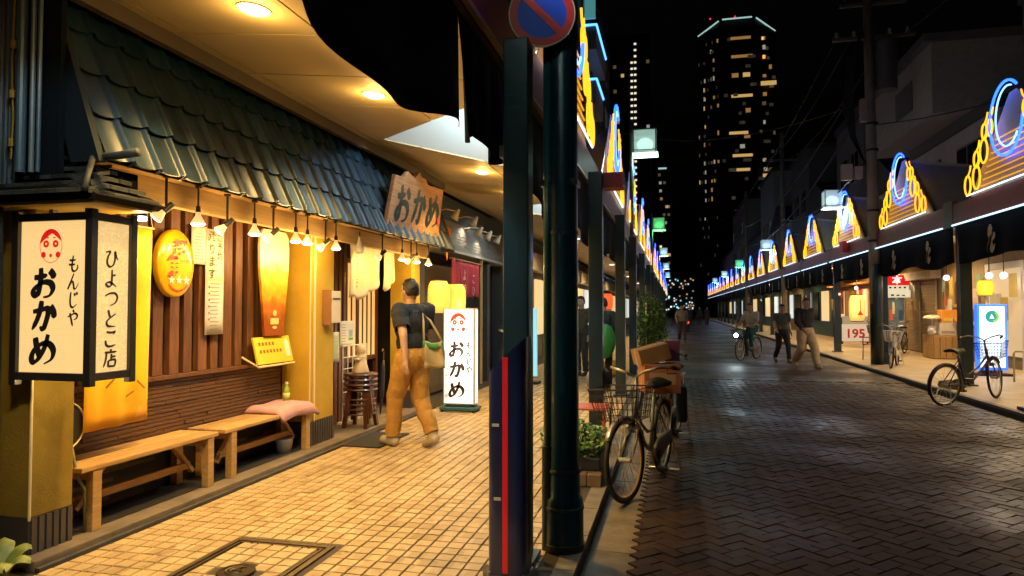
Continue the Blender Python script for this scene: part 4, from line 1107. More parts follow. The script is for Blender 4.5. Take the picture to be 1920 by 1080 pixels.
# ------------------------------------------------------------------ curtains of the arcades
curt_m = M('navy curtain', (.006,.007,.013), .9, noise=.3, spec=.15)
cloth_me = {}
def curtain(side, y0, y1, zb, label, seed, detail=True, slit=0):
    xx = -1.10 if side < 0 else 5.24
    rr = random.Random(seed); ph = [rr.uniform(0, 6) for _ in range(4)]
    def fn(a, b_):
        y = y0+a*(y1-y0)
        z0 = zb+.05*math.sin(a*3.1*PI+ph[0])+.025*math.sin(a*11+ph[1])
        if slit: y += slit*(1-a)*(b_-1)*-.1 if slit > 0 else 0
        return (xx+(1-b_)*(.035*math.sin(a*24+ph[2])+.03*math.sin(a*9+ph[3])), y, z0+(3.03-z0)*b_)
    t = tag(MB().grid(fn, 48 if detail else 16, 6).build('arcade_curtain', curt_m, None, smooth=True, solid=.004), label, 'curtain', 'navy arcade curtains')
    return t, xx
def crest(parent, x, y, z, s, sg):
    q = MB(); r_ = Vector((0,sg,0))
    column(q, ['mo','n'], (x, y, z+s*.3), r_, EZU, s, s*.72, 36, 1.15)
    q.build('crest', M('cream crest', (.6,.45,.24), .7), parent)
cL = [(.6,3.40,2.36),(3.405,4.5,2.42),(4.6,9.3,2.32)]
for k, (a, b_, zb) in enumerate(cL):
    t, xx = curtain(-1, a, b_, zb, ['dark navy curtain panel overhead left of the slit','dark navy curtain panel between the slit and the square post','long dark navy curtain just beyond the round pole'][k], 5+k, True, 1 if k == 1 else 0)
for k in range(1, 16):
    ya = 4.2+BAY*k; t, xx = curtain(-1, ya+.1, ya+BAY-.1, 2.36, ORD[k]+' navy curtain bay of the left arcade', 40+k, k < 4)
for k in range(0, 16):
    ya = 4.2+BAY*(k+1); t, xx = curtain(1, ya+.1, ya+BAY-.1, 2.32, ORD[k]+' navy curtain bay of the right arcade', 80+k, k < 5)
    if k < 8:
        for yy in (.28,.72): crest(t, xx-.06, ya+BAY*yy-.2, 2.66, .27, -1)
    lamp_ = None

# ------------------------------------------------------------------ posts
def apost(x, y, label, w_=.17):
    t = thing('arcade_post', (x,y,0), label, 'post', 'arcade posts')
    MB().box(x-w_/2,x+w_/2,y-w_/2,y+w_/2,0,3.03).build('shaft', steel_navy, t, bevel=.008)
    MB().box(x-w_*.75,x+w_*.75,y-w_*.75,y+w_*.75,0,.03).build('base_plate', steel_navy, t, bevel=.004)
    return t
p0 = apost(-.885, 3.9, 'square navy arcade post rising behind the striped guard', .15)
MB().box(-1.0,-.955,3.9,4.0,2.35,2.42).build('bracket', chrome, p0)
for k, y in enumerate((7.9,11.6,15.2,19.8,25,30.2,35.4,40.6,45.8,51,56.2,61.4,66.6,71.8)):
    apost(-.87, y, ORD[k]+' square post of the left arcade beyond the round pole', .16)
for k in range(15): apost(5.38, 14.6+BAY*k, ORD[k]+' square post along the right arcade kerb', .2)
# navy guard with red stripe
gd = thing('post_guard', (-.88,3.66,0), 'navy bollard with slanted top and red stripe wrapped round the post', 'bollard')
pts = []
n_ = 28
vsx = []; W_ = .108
for i in range(n_):
    a = 2*PI*i/n_; c_, s_ = math.cos(a), math.sin(a)
    ex = 4
    x = W_*math.copysign(abs(c_)**(2/ex), c_); y = W_*math.copysign(abs(s_)**(2/ex), s_)
    vsx.append((x, y))
gm = MB()
gx, gy = -.875, 3.66
lo = [(gx+x, gy+y, .03) for x, y in vsx]; hi = [(gx+x, gy+y, 1.10+(x+W_)/(2*W_)*.2) for x, y in vsx]
gm.add(lo+hi, [(i,(i+1)%n_,n_+(i+1)%n_,n_+i) for i in range(n_)]+[tuple(range(n_,2*n_))])
gm.build('sleeve', M('guard navy', (.012,.02,.075), .35, coat=.4, noise=.25), gd, autos=True)
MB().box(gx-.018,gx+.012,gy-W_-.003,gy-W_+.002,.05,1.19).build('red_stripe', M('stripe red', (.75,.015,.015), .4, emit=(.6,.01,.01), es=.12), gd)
MB().lathe([(.15,0),(.15,.012),(.135,.03),(.12,.035)], (gx,gy,0), 28).build('base_ring', M('base ring', (.03,.028,.025), .5), gd, autos=True)
for zz, xx in ((.82,-.055),(.43,-.045)): MB().box(gx+xx-.02,gx+xx+.018,gy-W_-.003,gy-W_+.001,zz,zz+.016).build('sticker', M('sticker', (.6,.55,.42), .6), gd)
for a in range(4):
    an = PI/4+a*PI/2; MB().cyl((gx+.133*math.cos(an),gy+.133*math.sin(an),.025),(gx+.133*math.cos(an),gy+.133*math.sin(an),.045),.009,n=6).build('bolt', M('worn steel', (.3,.28,.25), .4, .8), gd)
# round pole with drain pipe and clamp
rp_ = thing('round_pole', (-.66,4.15,0), 'round dark steel pole with a drain pipe beside the kerb', 'pole')
MB().lathe([(.125,0),(.12,.3),(.105,.32),(.1,.6),(.095,.62),(.09,3.6)], (-.66,4.15,0), 24).build('shaft', M('pole paint', (.008,.042,.066), .32, noise=.35, nscale=5, coat=.3), rp_, autos=True)
MB().cyl((-.748,4.1,.02),(-.748,4.1,3.2),.025,n=14).build('drain_pipe', M('pipe green', (.02,.085,.09), .35, coat=.3), rp_, smooth=True)
MB().cyl((-.748,4.1,0),(-.748,4.1,.62),.036,n=14).build('pipe_sleeve', M('pipe sleeve', (.018,.03,.035), .4), rp_, autos=True)
q = MB().grid(lambda a, b_: (-.66+.0925*math.sin(-.5+a*.5), 4.15-.0925*math.cos(-.5+a*.5), 1.36+.13*b_), 6, 1); q.build('sticker', M('torn sticker', (.25,.24,.2), .7, noise=.6, nscale=40), rp_)
for zz in (.24,.46,1.9): MB().lathe([(.122 if zz < .3 else .106 if zz < .5 else .0935,0),(.126 if zz < .3 else .11 if zz < .5 else .097,.004),(.126 if zz < .3 else .11 if zz < .5 else .097,.02),(.122 if zz < .3 else .106 if zz < .5 else .0935,.024)], (-.66,4.15,zz), 24).build('band', M('worn band', (.03,.06,.07), .5, noise=.5, nscale=30), rp_)
MB().box(-.79,-.56,4.08,4.22,2.2,2.24).build('clamp', chrome, rp_, bevel=.003)
MB().lathe([(.128,.0),(.128,.04),(.122,.045)], (-.66,4.15,0), 24).build('base_ring', black_m, rp_)
# yellow tassel-like light under the no parking sign
# no-parking sign
ns = thing('no_parking_sign', (-.76,3.95,3.0), 'round blue and red no-parking sign on the round pole', 'road sign')
SCn = Vector((-.755,3.97,3.215)); yw = Matrix.Rotation(rad(11), 3, 'Z')
def rr_(v): return yw @ Vector(v)
sr = rr_((1,0,0)); sn = rr_((0,-1,0))
def sdisc(r_, d_, mat, nm, rin=None):
    q = MB()
    if rin is None: disc(q, SCn+sn*d_, sr, EZU, r_, r_, 40)
    else: band(q, SCn+sn*d_, sr, EZU, r_, r_, r_-rin, 40)
    return q.build(nm, mat, ns)
q = MB(); q.cyl(SCn-sn*.012, SCn, .2, n=40); q.build('plate', M('sign back', (.5,.48,.4), .4, .5), ns)
sdisc(.196,.002,M('sign blue', (.004,.05,.62), .5),'blue_field')
sdisc(.196,.004,M('sign crimson', (.8,.012,.014), .5),'red_ring',.148)
q = MB(); a = sr*.7071-EZU*.7071; b_ = sr*.7071+EZU*.7071
q.add([SCn+sn*.005+a*.16+b_*.022, SCn+sn*.005-a*.16+b_*.022, SCn+sn*.005-a*.16-b_*.022, SCn+sn*.005+a*.16-b_*.022], [(0,1,2,3)]); q.build('red_bar', M('sign crimson'), ns)
q = MB(); band(q, SCn+sn*.0045, sr, EZU, .2, .2, .006, 40); q.build('pale_rim', M('cream trim'), ns)
MB().box(-.74,-.64,4.0,4.06,3.19,3.24).build('bracket', chrome, ns)

# ------------------------------------------------------------------ neon gable signs
gold = M('gold rope light', (.8,.5,.05), .5, emit=(1,.40,.012), es=2.0)
goldbar = M('gold light bar', (.8,.5,.05), .5, emit=(1,.42,.01), es=.8)
blue_o = M('blue rope light', (.1,.3,.8), .5, emit=(.01,.06,1), es=8)
blue_i = M('pale blue rope light', (.5,.7,.9), .5, emit=(.25,.55,1), es=2.4)
back_m = M('neon backing', (.45,.45,.48), .5)
white_t = M('white rope light', (.8,.8,.8), .5, emit=(.75,.88,1), es=2)
NEON = {}
def neon_meshes(lod, sg):
    key = (lod, sg)
    if key in NEON: return NEON[key]
    n = (6, 5, 4)[lod]; seg = (28, 16, 10)[lod]
    P = lambda a, w_, d_=0: (d_*(-sg), a*(-sg), w_)               # screen-right axis a, depth towards the street d_
    out = []
    out.append(('backing', back_m, MB().prism([P(-1.62,.0,-.05),P(1.62,.0,-.05),P(.12,1.42,-.05),P(-.12,1.42,-.05)], (.01*sg,0,0)).mesh('backing', back_m)))
    nb_ = (8, 7, 4)[lod]
    for i in range(nb_):
        w_ = .10+.66*i/(nb_-1); hw = 1.12-w_*.86
        out.append(('light_bar', goldbar, MB().tube([P(-hw,w_,.01),P(hw,w_,.01)], .011 if lod < 2 else .02, n).mesh('light_bar', goldbar)))
    def ell(cx, cz, rx, rz, t0, t1): return [P(cx+rx*math.cos(rad(t0+(t1-t0)*i/seg)), cz+rz*math.sin(rad(t0+(t1-t0)*i/seg)), .05) for i in range(seg+1)]
    out.append(('blue_tube', blue_o, MB().tube(ell(-.02,1.0,.54,.58,48,372-20), .021, n).mesh('blue_tube', blue_o)))
    out.append(('blue_tube', blue_i, MB().tube(ell(.04,1.02,.40,.47,70,318), .014, n).mesh('blue_tube', blue_i)))
    for s_ in (-1, 1):
        for (a, w_, r_) in ((1.50,.19,.17),(1.14,.27,.2),(1.13,.58,.14),(.84,.66,.2),(.80,.98,.13),(.60,1.0,.14)):
            if lod == 2 and r_ < .15: continue
            q = MB(); k_ = max(6, seg//2)
            q.tube([P(s_*a+r_*.72*math.cos(2*PI*i/k_), w_+r_*math.sin(2*PI*i/k_), .04) for i in range(k_)], .017, n, True)
            if lod < 2: q.tube([P(s_*(a-.02),w_+r_,.04),P(s_*(a-.1),w_+r_+.07,.04),P(s_*(a-.14),w_+r_+.16,.04)], .014, n)
            out.append(('gold_loop', gold, q.mesh('gold_loop', gold)))
    q = MB()
    k_ = 8
    for i in range(k_): q.tube([P(-1.6+3.2*(i+.06)/k_,.02,.03),P(-1.6+3.2*(i+.94)/k_,.02,.03)], .014, 4)
    out.append(('white_strip', white_t, q.mesh('white_strip', white_t)))
    NEON[key] = out
    return out
def neon(side, k, label):
    yc = YC0+BAY*k; x = -1.0 if side < 0 else 5.13; sg = -1 if side < 0 else 1
    t = thing('neon_gable_sign', (x, yc, 3.44), label, 'neon sign', 'neon signs of the arcade')
    lod = 0 if k < 4 else (1 if k < 8 else 2)
    for nm, m_, me in neon_meshes(lod, sg):
        o = bpy.data.objects.new(nm, me); COL.objects.link(o); o.parent = t
    return t
for k in range(0, NB): neon(-1, k, ORD[k]+' neon gable sign above the left arcade, seen edge-on')
for k in range(1, NB): neon(1, k, ORD[k-1]+' neon gable sign with blue crescent above the right arcade')

# ------------------------------------------------------------------ street lamps with square lantern heads
def street_lamp(x, y, z, side, label, col, es):
    t = thing('street_lamp', (x, y, 0), label, 'street lamp', 'square street lamps')
    px_ = -1.0 if side < 0 else 5.0
    if side < 0: MB().cyl((-.93,y,3.1),(-.93,y,z+.55),.045,n=10).build('pole', M('lamp pole', (.12,.12,.1), .4, .4), t)
    else: MB().cyl((5.28,y,3.1),(5.28,y,z+.6),.04,n=10).build('pole', M('lamp pole'), t)
    ax = -.93 if side < 0 else 5.28
    MB().cyl((ax,y,z+.1),(x,y,z+.1),.015,n=6).cyl((ax,y,z-.22),(x,y,z-.22),.015,n=6).build('arm', M('lamp pole'), t)
    s_ = .25
    q = MB()
    for a in (-1,1):
        for b_ in (-1,1): q.box(x+a*s_-.012,x+a*s_+.012,y+b_*s_-.012,y+b_*s_+.012,z-.25,z+.27)
    q.box(x-s_-.02,x+s_+.02,y-s_-.02,y+s_+.02,z+.27,z+.30).box(x-s_-.02,x+s_+.02,y-s_-.02,y+s_+.02,z-.20,z-.18)
    q.build('frame', M('lamp frame', (.25,.27,.25), .4, .3), t)
    q = MB()
    for a in (-1,1): q.box(x+a*s_-.003,x+a*s_+.003,y-s_+.013,y+s_-.013,z-.17,z+.26).box(x-s_+.013,x+s_-.013,y+a*s_-.003,y+a*s_+.003,z-.17,z+.26)
    q.build('glass', M('lamp glass '+label[:6], (.7,.8,.75), .3, emit=col, es=es*.5, alpha=.45), t)
    MB().sph((x,y,z-.02),(.19,.19,.16),16,10).build('globe', E('lamp globe '+label[:6], col, es*2.5), t, smooth=True)
    MB().box(x-s_-.03,x+s_+.05,y-s_-.03,y+s_+.03,z-.27,z-.25).build('light_plate', E('lamp plate '+label[:6], tuple(min(1,c*.8+.2) for c in col), es*1.6), t)
    lamp('light', (x,y,z-.4), (75 if side > 0 else 42) if y > 5 else 38, col, t, 'POINT', .15)
lc = [((.62,.95,.82),'pale'),((.12,.9,.25),'green'),((.55,.85,1),'cool'),((.55,.85,1),'cool'),((.4,.7,1),'blue')]
for k, y in enumerate((16,31.6,47.2,62.8,78.4,.4)):  # last one is out of view, continuing the row, added as fill light
    street_lamp(-.62, y, 5.27, -1, ['pale greenish','green glowing','cool white','small cool white','far bluish','overhead near'][k]+' square street lamp on the left arcade', lc[k % 5][0], .75)
for k, y in enumerate((23,38.6,54.2,69.8,85.4)):
    street_lamp(4.85, y, 4.85, 1, ['large cool white','second cool white','green tinted','small bluish','farthest bluish'][k]+' square street lamp on the right arcade', [(.7,.9,.95),(.6,.85,1),(.2,.95,.45),(.5,.75,1),(.4,.7,1)][k], .75)
# red lamp box on the left arcade
t = thing('red_lamp_box', (-.72,8.0,2.9), 'dull red box hanging on the left arcade front', 'fire lamp box')
MB().box(-.8,-.56,7.95,8.2,2.86,3.04).build('body', M('dull red', (.35,.06,.04), .5), t, bevel=.006)
t = thing('red_lamp_box', (5.1,22.4,3.2), 'small red box on the right arcade front beside the fourth sign', 'fire lamp box')
MB().box(4.98,5.13,22.3,22.75,3.15,3.5).build('body', M('bright red', (.45,.03,.03), .5), t, bevel=.006)

# ================================================================== RIGHT SIDE BUILDINGS AND SHOPFRONTS
def house(name, label, x, y0, y1, h, wall, roofk='flat', depth=6, wins=(), ptop=.3):
    t = thing(name, (x+1, (y0+y1)/2, 0), label, 'building')
    s_ = 1 if x > 0 else -1
    xa, xb = (x, x+depth) if s_ > 0 else (x-depth, x)
    MB().box(xa, xb, y0, y1, 3.46, h).build('wall', wall, t)
    if roofk == 'flat':
        ro = MB().box(xa-.08 if s_>0 else xa, xb if s_>0 else xb+.08, y0-.05, y1+.05, h+.004, h+ptop).build('parapet', M('parapet', (.09,.09,.085), .7, noise=.3), t)
    else:
        ym = (y0+y1)/2; ax_ = xa-.35 if s_>0 else xa; bx_ = xb if s_>0 else xb+.35
        ro = MB().prism([(ax_,y0-.25,h+.004),(ax_,y1+.25,h+.004),(ax_,ym,h+1.5)], (bx_-ax_,0,0)).build('roof', M('grey slate', (.06,.065,.065), .5, noise=.3), t)
    fx = x
    for (wy, wz, ww, wh, lit) in wins:
        d = -.03 if s_ > 0 else .03
        w_ = MB().box(min(fx,fx+d*2), max(fx,fx+d*2), wy-ww/2-.06, wy+ww/2+.06, wz-.06, wz+wh+.06).build('window', M('window frame', (.16,.16,.15), .5), t)
        MB().box(min(fx+d*2,fx+d*2.3), max(fx+d*2,fx+d*2.3), wy-ww/2, wy+ww/2, wz, wz+wh).build('pane', lit if lit else M('dark pane', (.015,.02,.025), .15), w_)
        MB().box(min(fx+d*2.4,fx+d*2.9), max(fx+d*2.4,fx+d*2.9), wy-.025, wy+.025, wz, wz+wh).build('mullion', M('window frame'), w_)
    return t
wallA = M('grey render', (.48,.48,.43), .8, noise=.25, nscale=2)
wallB = M('dark siding', (.16,.16,.15), .7, noise=.25, nscale=2)
wallC = M('olive render', (.44,.43,.34), .8, noise=.25)
cool_pane = M('faint pane', (.05,.06,.06), .2, emit=(.5,.7,.7), es=.03)
house('corner_house', 'tall dark house behind the nearest right neon sign', 7.6, 10, 17.2, 8.2, wallB, wins=((12,4.6,1.4,1.2,None),(15,4.6,1.4,1.2,None),(12,6.5,1.4,1,None),(15,6.5,1.4,1,None)))
h2 = house('grey_box_house', 'grey house with projecting box upper floor behind the utility pole', 7.2, 17.4, 23.2, 6.0, wallA, wins=((19,4.4,1.3,1.1,None),(21.6,4.4,1.3,1.1,None)))
MB().box(6.3,9,18.8,24.2,6.32,8.1).build('upper_box', wallC, h2)
MB().box(6.1,9,18.7,24.3,8.104,8.3).build('upper_coping', wallB, h2)
MB().box(6.28,6.299,20.2,21.6,6.8,7.6).build('vent_panel', wallB, h2)
house('slate_roof_house', 'gabled slate-roofed house above the shuttered shop', 7.4, 24.4, 29.6, 5.6, wallA, 'gable', wins=((26,4.2,1.3,1.1,None),(28.3,4.2,1.1,1.1,cool_pane)))
house('narrow_tall_house', 'narrow tall dark house beyond the slate roof', 7.5, 29.8, 34.5, 9.5, wallB, wins=tuple((31+1.9*i, 4.4+2.4*j, 1.1, 1.2, None) for i in range(2) for j in range(2)))
for k, (y0, y1, h_) in enumerate(((34.7,41,6.5),(41.2,47,10.5),(47.2,55,7.2),(55.2,63,12),(63.2,75,8),(75.2,92,13),(92.2,112,9))):
    house('street_house', ORD[k]+' dark house in the receding right row', 7.5, y0, y1, h_, (wallA,wallB,wallC)[k % 3], 'gable' if k in (0,2) else 'flat',
          wins=tuple((y0+1.4+2.2*i, 4.5+2.6*j, 1.2, 1.2, cool_pane if (i+2*j+k) % 5 == 0 else None) for i in range(int((y1-y0-1)/2.2)) for j in range(int((h_-4.5)/2.6))))
# left row, above and behind the canopy
bled = M('blue outline tube', (.2,.4,.8), .5, emit=(.06,.28,1), es=4)
hb_ = house('balcony_block', 'dark apartment block with blue light outlined balconies above the left arcade', -3.55, 26, 40, 16, wallB, wins=tuple((28+3*i, 5+2.9*j, 1.3, 1.4, cool_pane if (i+j) % 4 == 1 else None) for i in range(4) for j in range(4)))
for z_, y1_ in ((13.1,31.7),(10.85,30.5)):
    b_ = MB().box(-3.549,-3.02,27.7,y1_,z_-1.0,z_-.05).build('balcony', wallC, hb_)
    MB().tube([(-3.5,27.68,z_),(-3.0,27.68,z_),(-3.0,y1_,z_)], .05, 6).build('blue_outline', bled, b_)
MB().box(-3.5,-3.05,27.75,27.85,13.4,15.6).build('teal_sign', E('teal sign', (.15,.6,.6), .35), hb_)
house('low_shop_house', 'low dark house above the restaurant', -3.75, -2, 14.5, 4.6, wallB)
for k, (y0, y1, h_) in enumerate(((14.7,25.8,6.5),(40.4,52,9),(52.2,66,12),(66.2,84,8),(84.2,112,12))):
    house('street_house', ORD[k]+' dark house in the receding left row', -3.75, y0, y1, h_, (wallA,wallB,wallC)[k % 3],
          wins=tuple((y0+1.4+2.4*i, 4.5+2.6*j, 1.2, 1.2, cool_pane if (i+2*j+k) % 5 == 0 else None) for i in range(int((y1-y0-1)/2.4)) for j in range(int((h_-4.5)/2.6))))

# shopfronts at street level, right
SXR = 8.0
def shopfront(name, label, y0, y1, wall, parts=None, x=SXR):
    t = thing(name, (x, (y0+y1)/2, 0), label, 'shopfront')
    s_ = 1 if x > 0 else -1
    MB().box(min(x,x+s_*.3), max(x,x+s_*.3), y0, y1, 0, 3.4).build('wall', wall, t)
    return t
teal = M('teal shutter paint', (.02,.09,.09), .4, noise=.3)
warm_wall = M('warm wall', (.24,.18,.11), .7, noise=.3)
warm_glow = M('shop window glow', (.6,.5,.3), .4, emit=(1,.66,.3), es=.8)
cool_glow = M('shop window cool', (.6,.6,.55), .4, emit=(.8,.95,1), es=.7)
t = shopfront('teal_shopfront', 'dark teal shopfront at the right edge', 10.2, 17.6, teal)
for i in range(12): MB().box(7.9,7.999,12.0+i*.46,12.0+i*.46+.06,.05,2.9).build('batten', M('teal batten', (.02,.13,.12), .35), t)
t = shopfront('white_frame_shop', 'shopfront with white door frame and warm lamps beside the blue light sign', 17.8, 21.6, warm_wall)
fr_ = MB().box(7.93,7.999,18.2,18.32,0,2.6).box(7.93,7.999,20.1,20.22,0,2.6).box(7.93,7.999,18.321,20.099,2.45,2.6).build('door_frame', M('white frame', (.7,.67,.6), .4), t)
MB().box(7.96,7.995,18.33,20.09,.3,2.44).build('door_pane', M('door glow', (.5,.4,.25), .3, emit=(1,.75,.42), es=.4), t)
MB().box(7.95,7.999,20.7,21.3,1.0,2.0).build('menu_board', M('menu board', (.55,.4,.38), .6, noise=.3), t)
t = shopfront('timber_entry_shop', 'pale timber shop entry behind the stacked crates', 21.8, 23.2, M('pale timber', (.55,.36,.16), .6, noise=.3, stretch=(4,4,.5)))
t = shopfront('shuttered_shop', 'shop closed by a brown roller shutter under a striped sign board', 23.3, 28.6, warm_wall)
q = MB()
for i in range(46):
    z = .04+i*.05; q.prism([(7.985,23.7,z),(7.96,23.7,z+.012),(7.96,23.7,z+.036),(7.985,23.7,z+.049)], (0,2.9,0))
stuff(q.build('shutter', M('shutter steel', (.33,.24,.15), .45, .3, noise=.2), t))
for yy in (23.62, 25.1, 26.6): MB().box(7.93,7.958,yy,yy+.07,.0,2.36).build('guide_rail', M('guide rail', (.3,.25,.2), .4, .4), t)
MB().box(7.7,7.99,23.4,28.4,2.40,2.66).build('sign_board', M('sign strip', (.55,.5,.42), .5, noise=.3), t)
MB().box(7.96,7.99,26.8,28.5,.6,2.3).build('pane', M('shop glass', (.02,.04,.05), .1, emit=(.3,.6,.7), es=.06), t)
t = shopfront('tavern_front', 'warm lit tavern front with hanging signs behind the amber lantern', 28.8, 38.0, M('tavern wall', (.3,.18,.08), .7, noise=.3))
for i in range(4): MB().box(7.94,7.999,29.6+i*2.0,31.2+i*2.0,.9,2.3).build('pane', warm_glow if i % 2 else M('dim pane', (.2,.1,.04), .3, emit=(1,.4,.1), es=.25), t)
MB().box(7.6,7.99,29,37.5,2.5,2.58).build('awning_rail', M('orange rail', (.6,.25,.06), .5), t)
for i, c_ in enumerate(((.3,.4,.02),(.6,.06,.05),(.65,.5,.08),(.5,.1,.05))): MB().box(7.90,7.935,30.4+i*1.7,30.9+i*1.7,1.2,2.4).build('hanging_strip', M('strip %d' % i, c_, .6), t)
fk = 0
for y0, y1 in ((38.2,46),(46.2,56),(56.2,70),(70.2,88),(88.2,108)):
    t = shopfront('lit_shopfront', ORD[fk]+' small lit shopfront down the right arcade', y0, y1, (teal, warm_wall)[fk % 2]); fk += 1
    for i in range(3): MB().box(7.93,7.999,y0+.8+i*(y1-y0)/3.2,y0+.8+i*(y1-y0)/3.2+(y1-y0)/5,.8,2.4).build('pane', (cool_glow, warm_glow, M('dark pane'))[(i+fk) % 3], t)
pr_ = random.Random(9)
pc_ = [M('poster %d' % i, c, .6, noise=.3, nscale=25) for i, c in enumerate(((.6,.55,.4),(.55,.12,.06),(.6,.45,.1),(.3,.4,.45),(.62,.6,.55),(.12,.3,.15)))]
for t in [o for o in COL.objects if o.parent is None and o.get('category') == 'shopfront' and o.location.x > 0 and 17 < o.location.y < 40]:
    ys_ = [c for c in t.children if c.name.startswith('wall')][0]
    y0_ = min(v.co.y for v in ys_.data.vertices)+t.location.y; y1_ = max(v.co.y for v in ys_.data.vertices)+t.location.y
    for i in range(7):
        yy = pr_.uniform(y0_+.2, y1_-.5); zz = pr_.uniform(.9, 2.1); ww = pr_.uniform(.2,.45); hh = pr_.uniform(.25,.6); dx_ = .006*i
        MB().box(7.82-dx_,7.824-dx_,yy,yy+ww,zz,zz+hh).build('poster', pr_.choice(pc_), t)
# left receding shopfronts
fk = 0
for y0, y1 in ((15.6,20.5),(20.7,27),(27.2,36),(36.2,48),(48.2,64),(64.2,84),(84.2,108)):
    t = shopfront('lit_shopfront', ORD[fk]+' lit shopfront down the left arcade', y0, y1, (warm_wall, teal)[fk % 2], x=-3.9); fk += 1
    for i in range(3):
        a = y0+.5+i*(y1-y0)/3.1
        MB().box(-3.899,-3.84,a,a+(y1-y0)/4,.7,2.3).build('pane', (warm_glow, cool_glow, M('dim pane', (.2,.1,.04), .3, emit=(1,.4,.1), es=.25))[(i+fk) % 3], t)
    MB().box(-3.898,-3.6,y0+.2,y1-.2,2.5,2.95).build('sign_board', M('pale board', (.5,.45,.35), .5, noise=.3), t)

# ------------------------------------------------------------------ signs, lanterns, things on the right sidewalk
t = thing('bookshop_sign', (7.0,26.0,1.85), 'red and white box sign with a white book character', 'sign')
MB().box(7.06,7.92,25.9,26.1,1.82,2.62).build('case', M('case grey', (.4,.4,.38), .5), t, bevel=.01)
MB().box(7.08,7.90,25.892,25.899,2.26,2.6).build('red_field', M('sign red glow', (.7,.02,.02), .4, emit=(.75,.01,.012), es=.9), t)
MB().box(7.08,7.90,25.892,25.899,1.84,2.255).build('white_field', M('sign cream glow', (.8,.76,.6), .4, emit=(1,.92,.62), es=.7), t)
q = MB(); text(q, 'hon', (7.49,25.889,2.42), EXR, EZU, .32); q.build('character', E('white print glow', (1,1,.95), .9), t)
q = MB()
for i in range(4): q.box(7.24+i*.15,7.31+i*.15,25.887,25.891,2.15,2.21)
for i in range(3): q.box(7.29+i*.17,7.39+i*.17,25.887,25.891,1.89,1.95-.01*i)
q.build('small_print', ink, t)
MB().box(7.92,8.0,25.97,26.03,2.5,2.55).build('arm', chrome, t)
t = thing('price_board', (6.6,30.6,0), 'white price board with large red 195 figures', 'sign')
MB().box(6.75,7.75,30.55,30.6,.12,.82).build('panel', M('price white', (.8,.8,.76), .5, emit=(1,.95,.85), es=.25), t)
q = MB(); text(q, '195', (7.25,30.545,.42), EXR, EZU, .5); q.build('figures', M('price red', (.7,.03,.04), .5), t)
MB().box(6.77,7.73,30.55,30.6,.83,1.15).build('photo_panel', M('pale photo', (.5,.6,.6), .5, col2=(.6,.55,.2), nscale=5, emit=(.5,.55,.5), es=.15), t)
MB().box(6.75,6.8,30.601,30.7,0,1.1).box(7.7,7.75,30.601,30.7,0,1.1).build('stand', black_m, t)
t = paper_lantern('amber_lantern', 'big amber lantern with red print before the tavern', (6.62,27.6,1.48), .28, .95, E('lantern pale amber', (1,.55,.15), .85))
q = MB().add([(6.56,27.312,1.22),(6.76,27.312,1.22),(6.66,27.312,1.40)], [(0,1,2)]).add([(6.645,27.31,1.38),(6.675,27.31,1.38),(6.675,27.31,1.8),(6.645,27.31,1.8)], [(0,1,2,3)]); q.build('red_print', M('sign red'), t)
MB().cyl((6.62,27.6,1.97),(6.62,27.6,2.9),.012,n=6).build('cord', wood_light, t)
lamp('glow', (6.3,27.1,1.5), 16, (1,.6,.2), t)
for k, (x, y, z) in enumerate(((7.1,20.4,2.28),(7.15,18.0,2.22),(7.2,17.4,2.2),(7.3,30.5,2.3))):
    t = thing('globe_lamp', (x,y,z), ['bluish globe lamp left of the crates','bluish globe lamp just right of the square post','rightmost bluish globe lamp over the door','small bluish globe lamp above the tavern lantern'][k], 'lamp', 'bluish globe lamps')
    MB().sph((x,y,z),.075,14,8).build('globe', E('globe glow', (.62,.6,1), 3), t, smooth=True)
    MB().cyl((x,y,z+.06),(x,y,z+.95),.012,n=6).build('stem', chrome, t)
    lamp('light', (x-.1,y-.12,z-.12), 14, (1,.85,.7), t)
t = paper_lantern('yellow_lantern', 'small yellow lantern right of the square post', (7.3,18.6,1.95), .17, .36, E('lantern yellow', (1,.62,.03), .85))
t = thing('blue_light_sign', (6.9,17.3,0), 'tall white light sign with glowing blue frame and green round logo', 'light sign')
bx0, bx1, by = 6.42, 7.0, 16.8
MB().box(bx0,bx1,by,by+.14,.12,1.55).build('case', M('blue frame glow', (.05,.15,.7), .4, emit=(.02,.16,1), es=1.6), t, bevel=.01)
MB().box(bx0+.05,bx1-.05,by-.008,by-.001,.18,1.5).build('face', E('sign cool white', (.75,.9,1), .95), t)
q = MB(); disc(q, ((bx0+bx1)/2,by-.011,1.28), EXR, EZU, .13, .13, 28); q.build('round_logo', M('logo teal', (.02,.3,.32), .5, emit=(.01,.25,.28), es=.6), t)
q = MB(); band(q, ((bx0+bx1)/2,by-.0125,1.28), EXR, EZU, .13, .13, .045, 24, -PI*.45, PI*.3); q.build('logo_arc', M('logo green', (.2,.5,.05), .5, emit=(.25,.55,.03), es=.6), t)
q = MB(); q.add([((bx0+bx1)/2-.05,by-.013,1.24),((bx0+bx1)/2+.04,by-.013,1.24),((bx0+bx1)/2-.01,by-.013,1.34)], [(0,1,2)]); q.build('logo_mark', E('sign cool white', (.75,.9,1), .95), t)
MB().box(bx0-.05,bx1+.05,by-.1,by+.24,.0,.05).box(bx0+.1,bx1-.1,by+.02,by+.12,.05,.119).build('foot', black_m, t)
lamp('light', (6.7,16.5,.8), 10, (.5,.75,1), t)
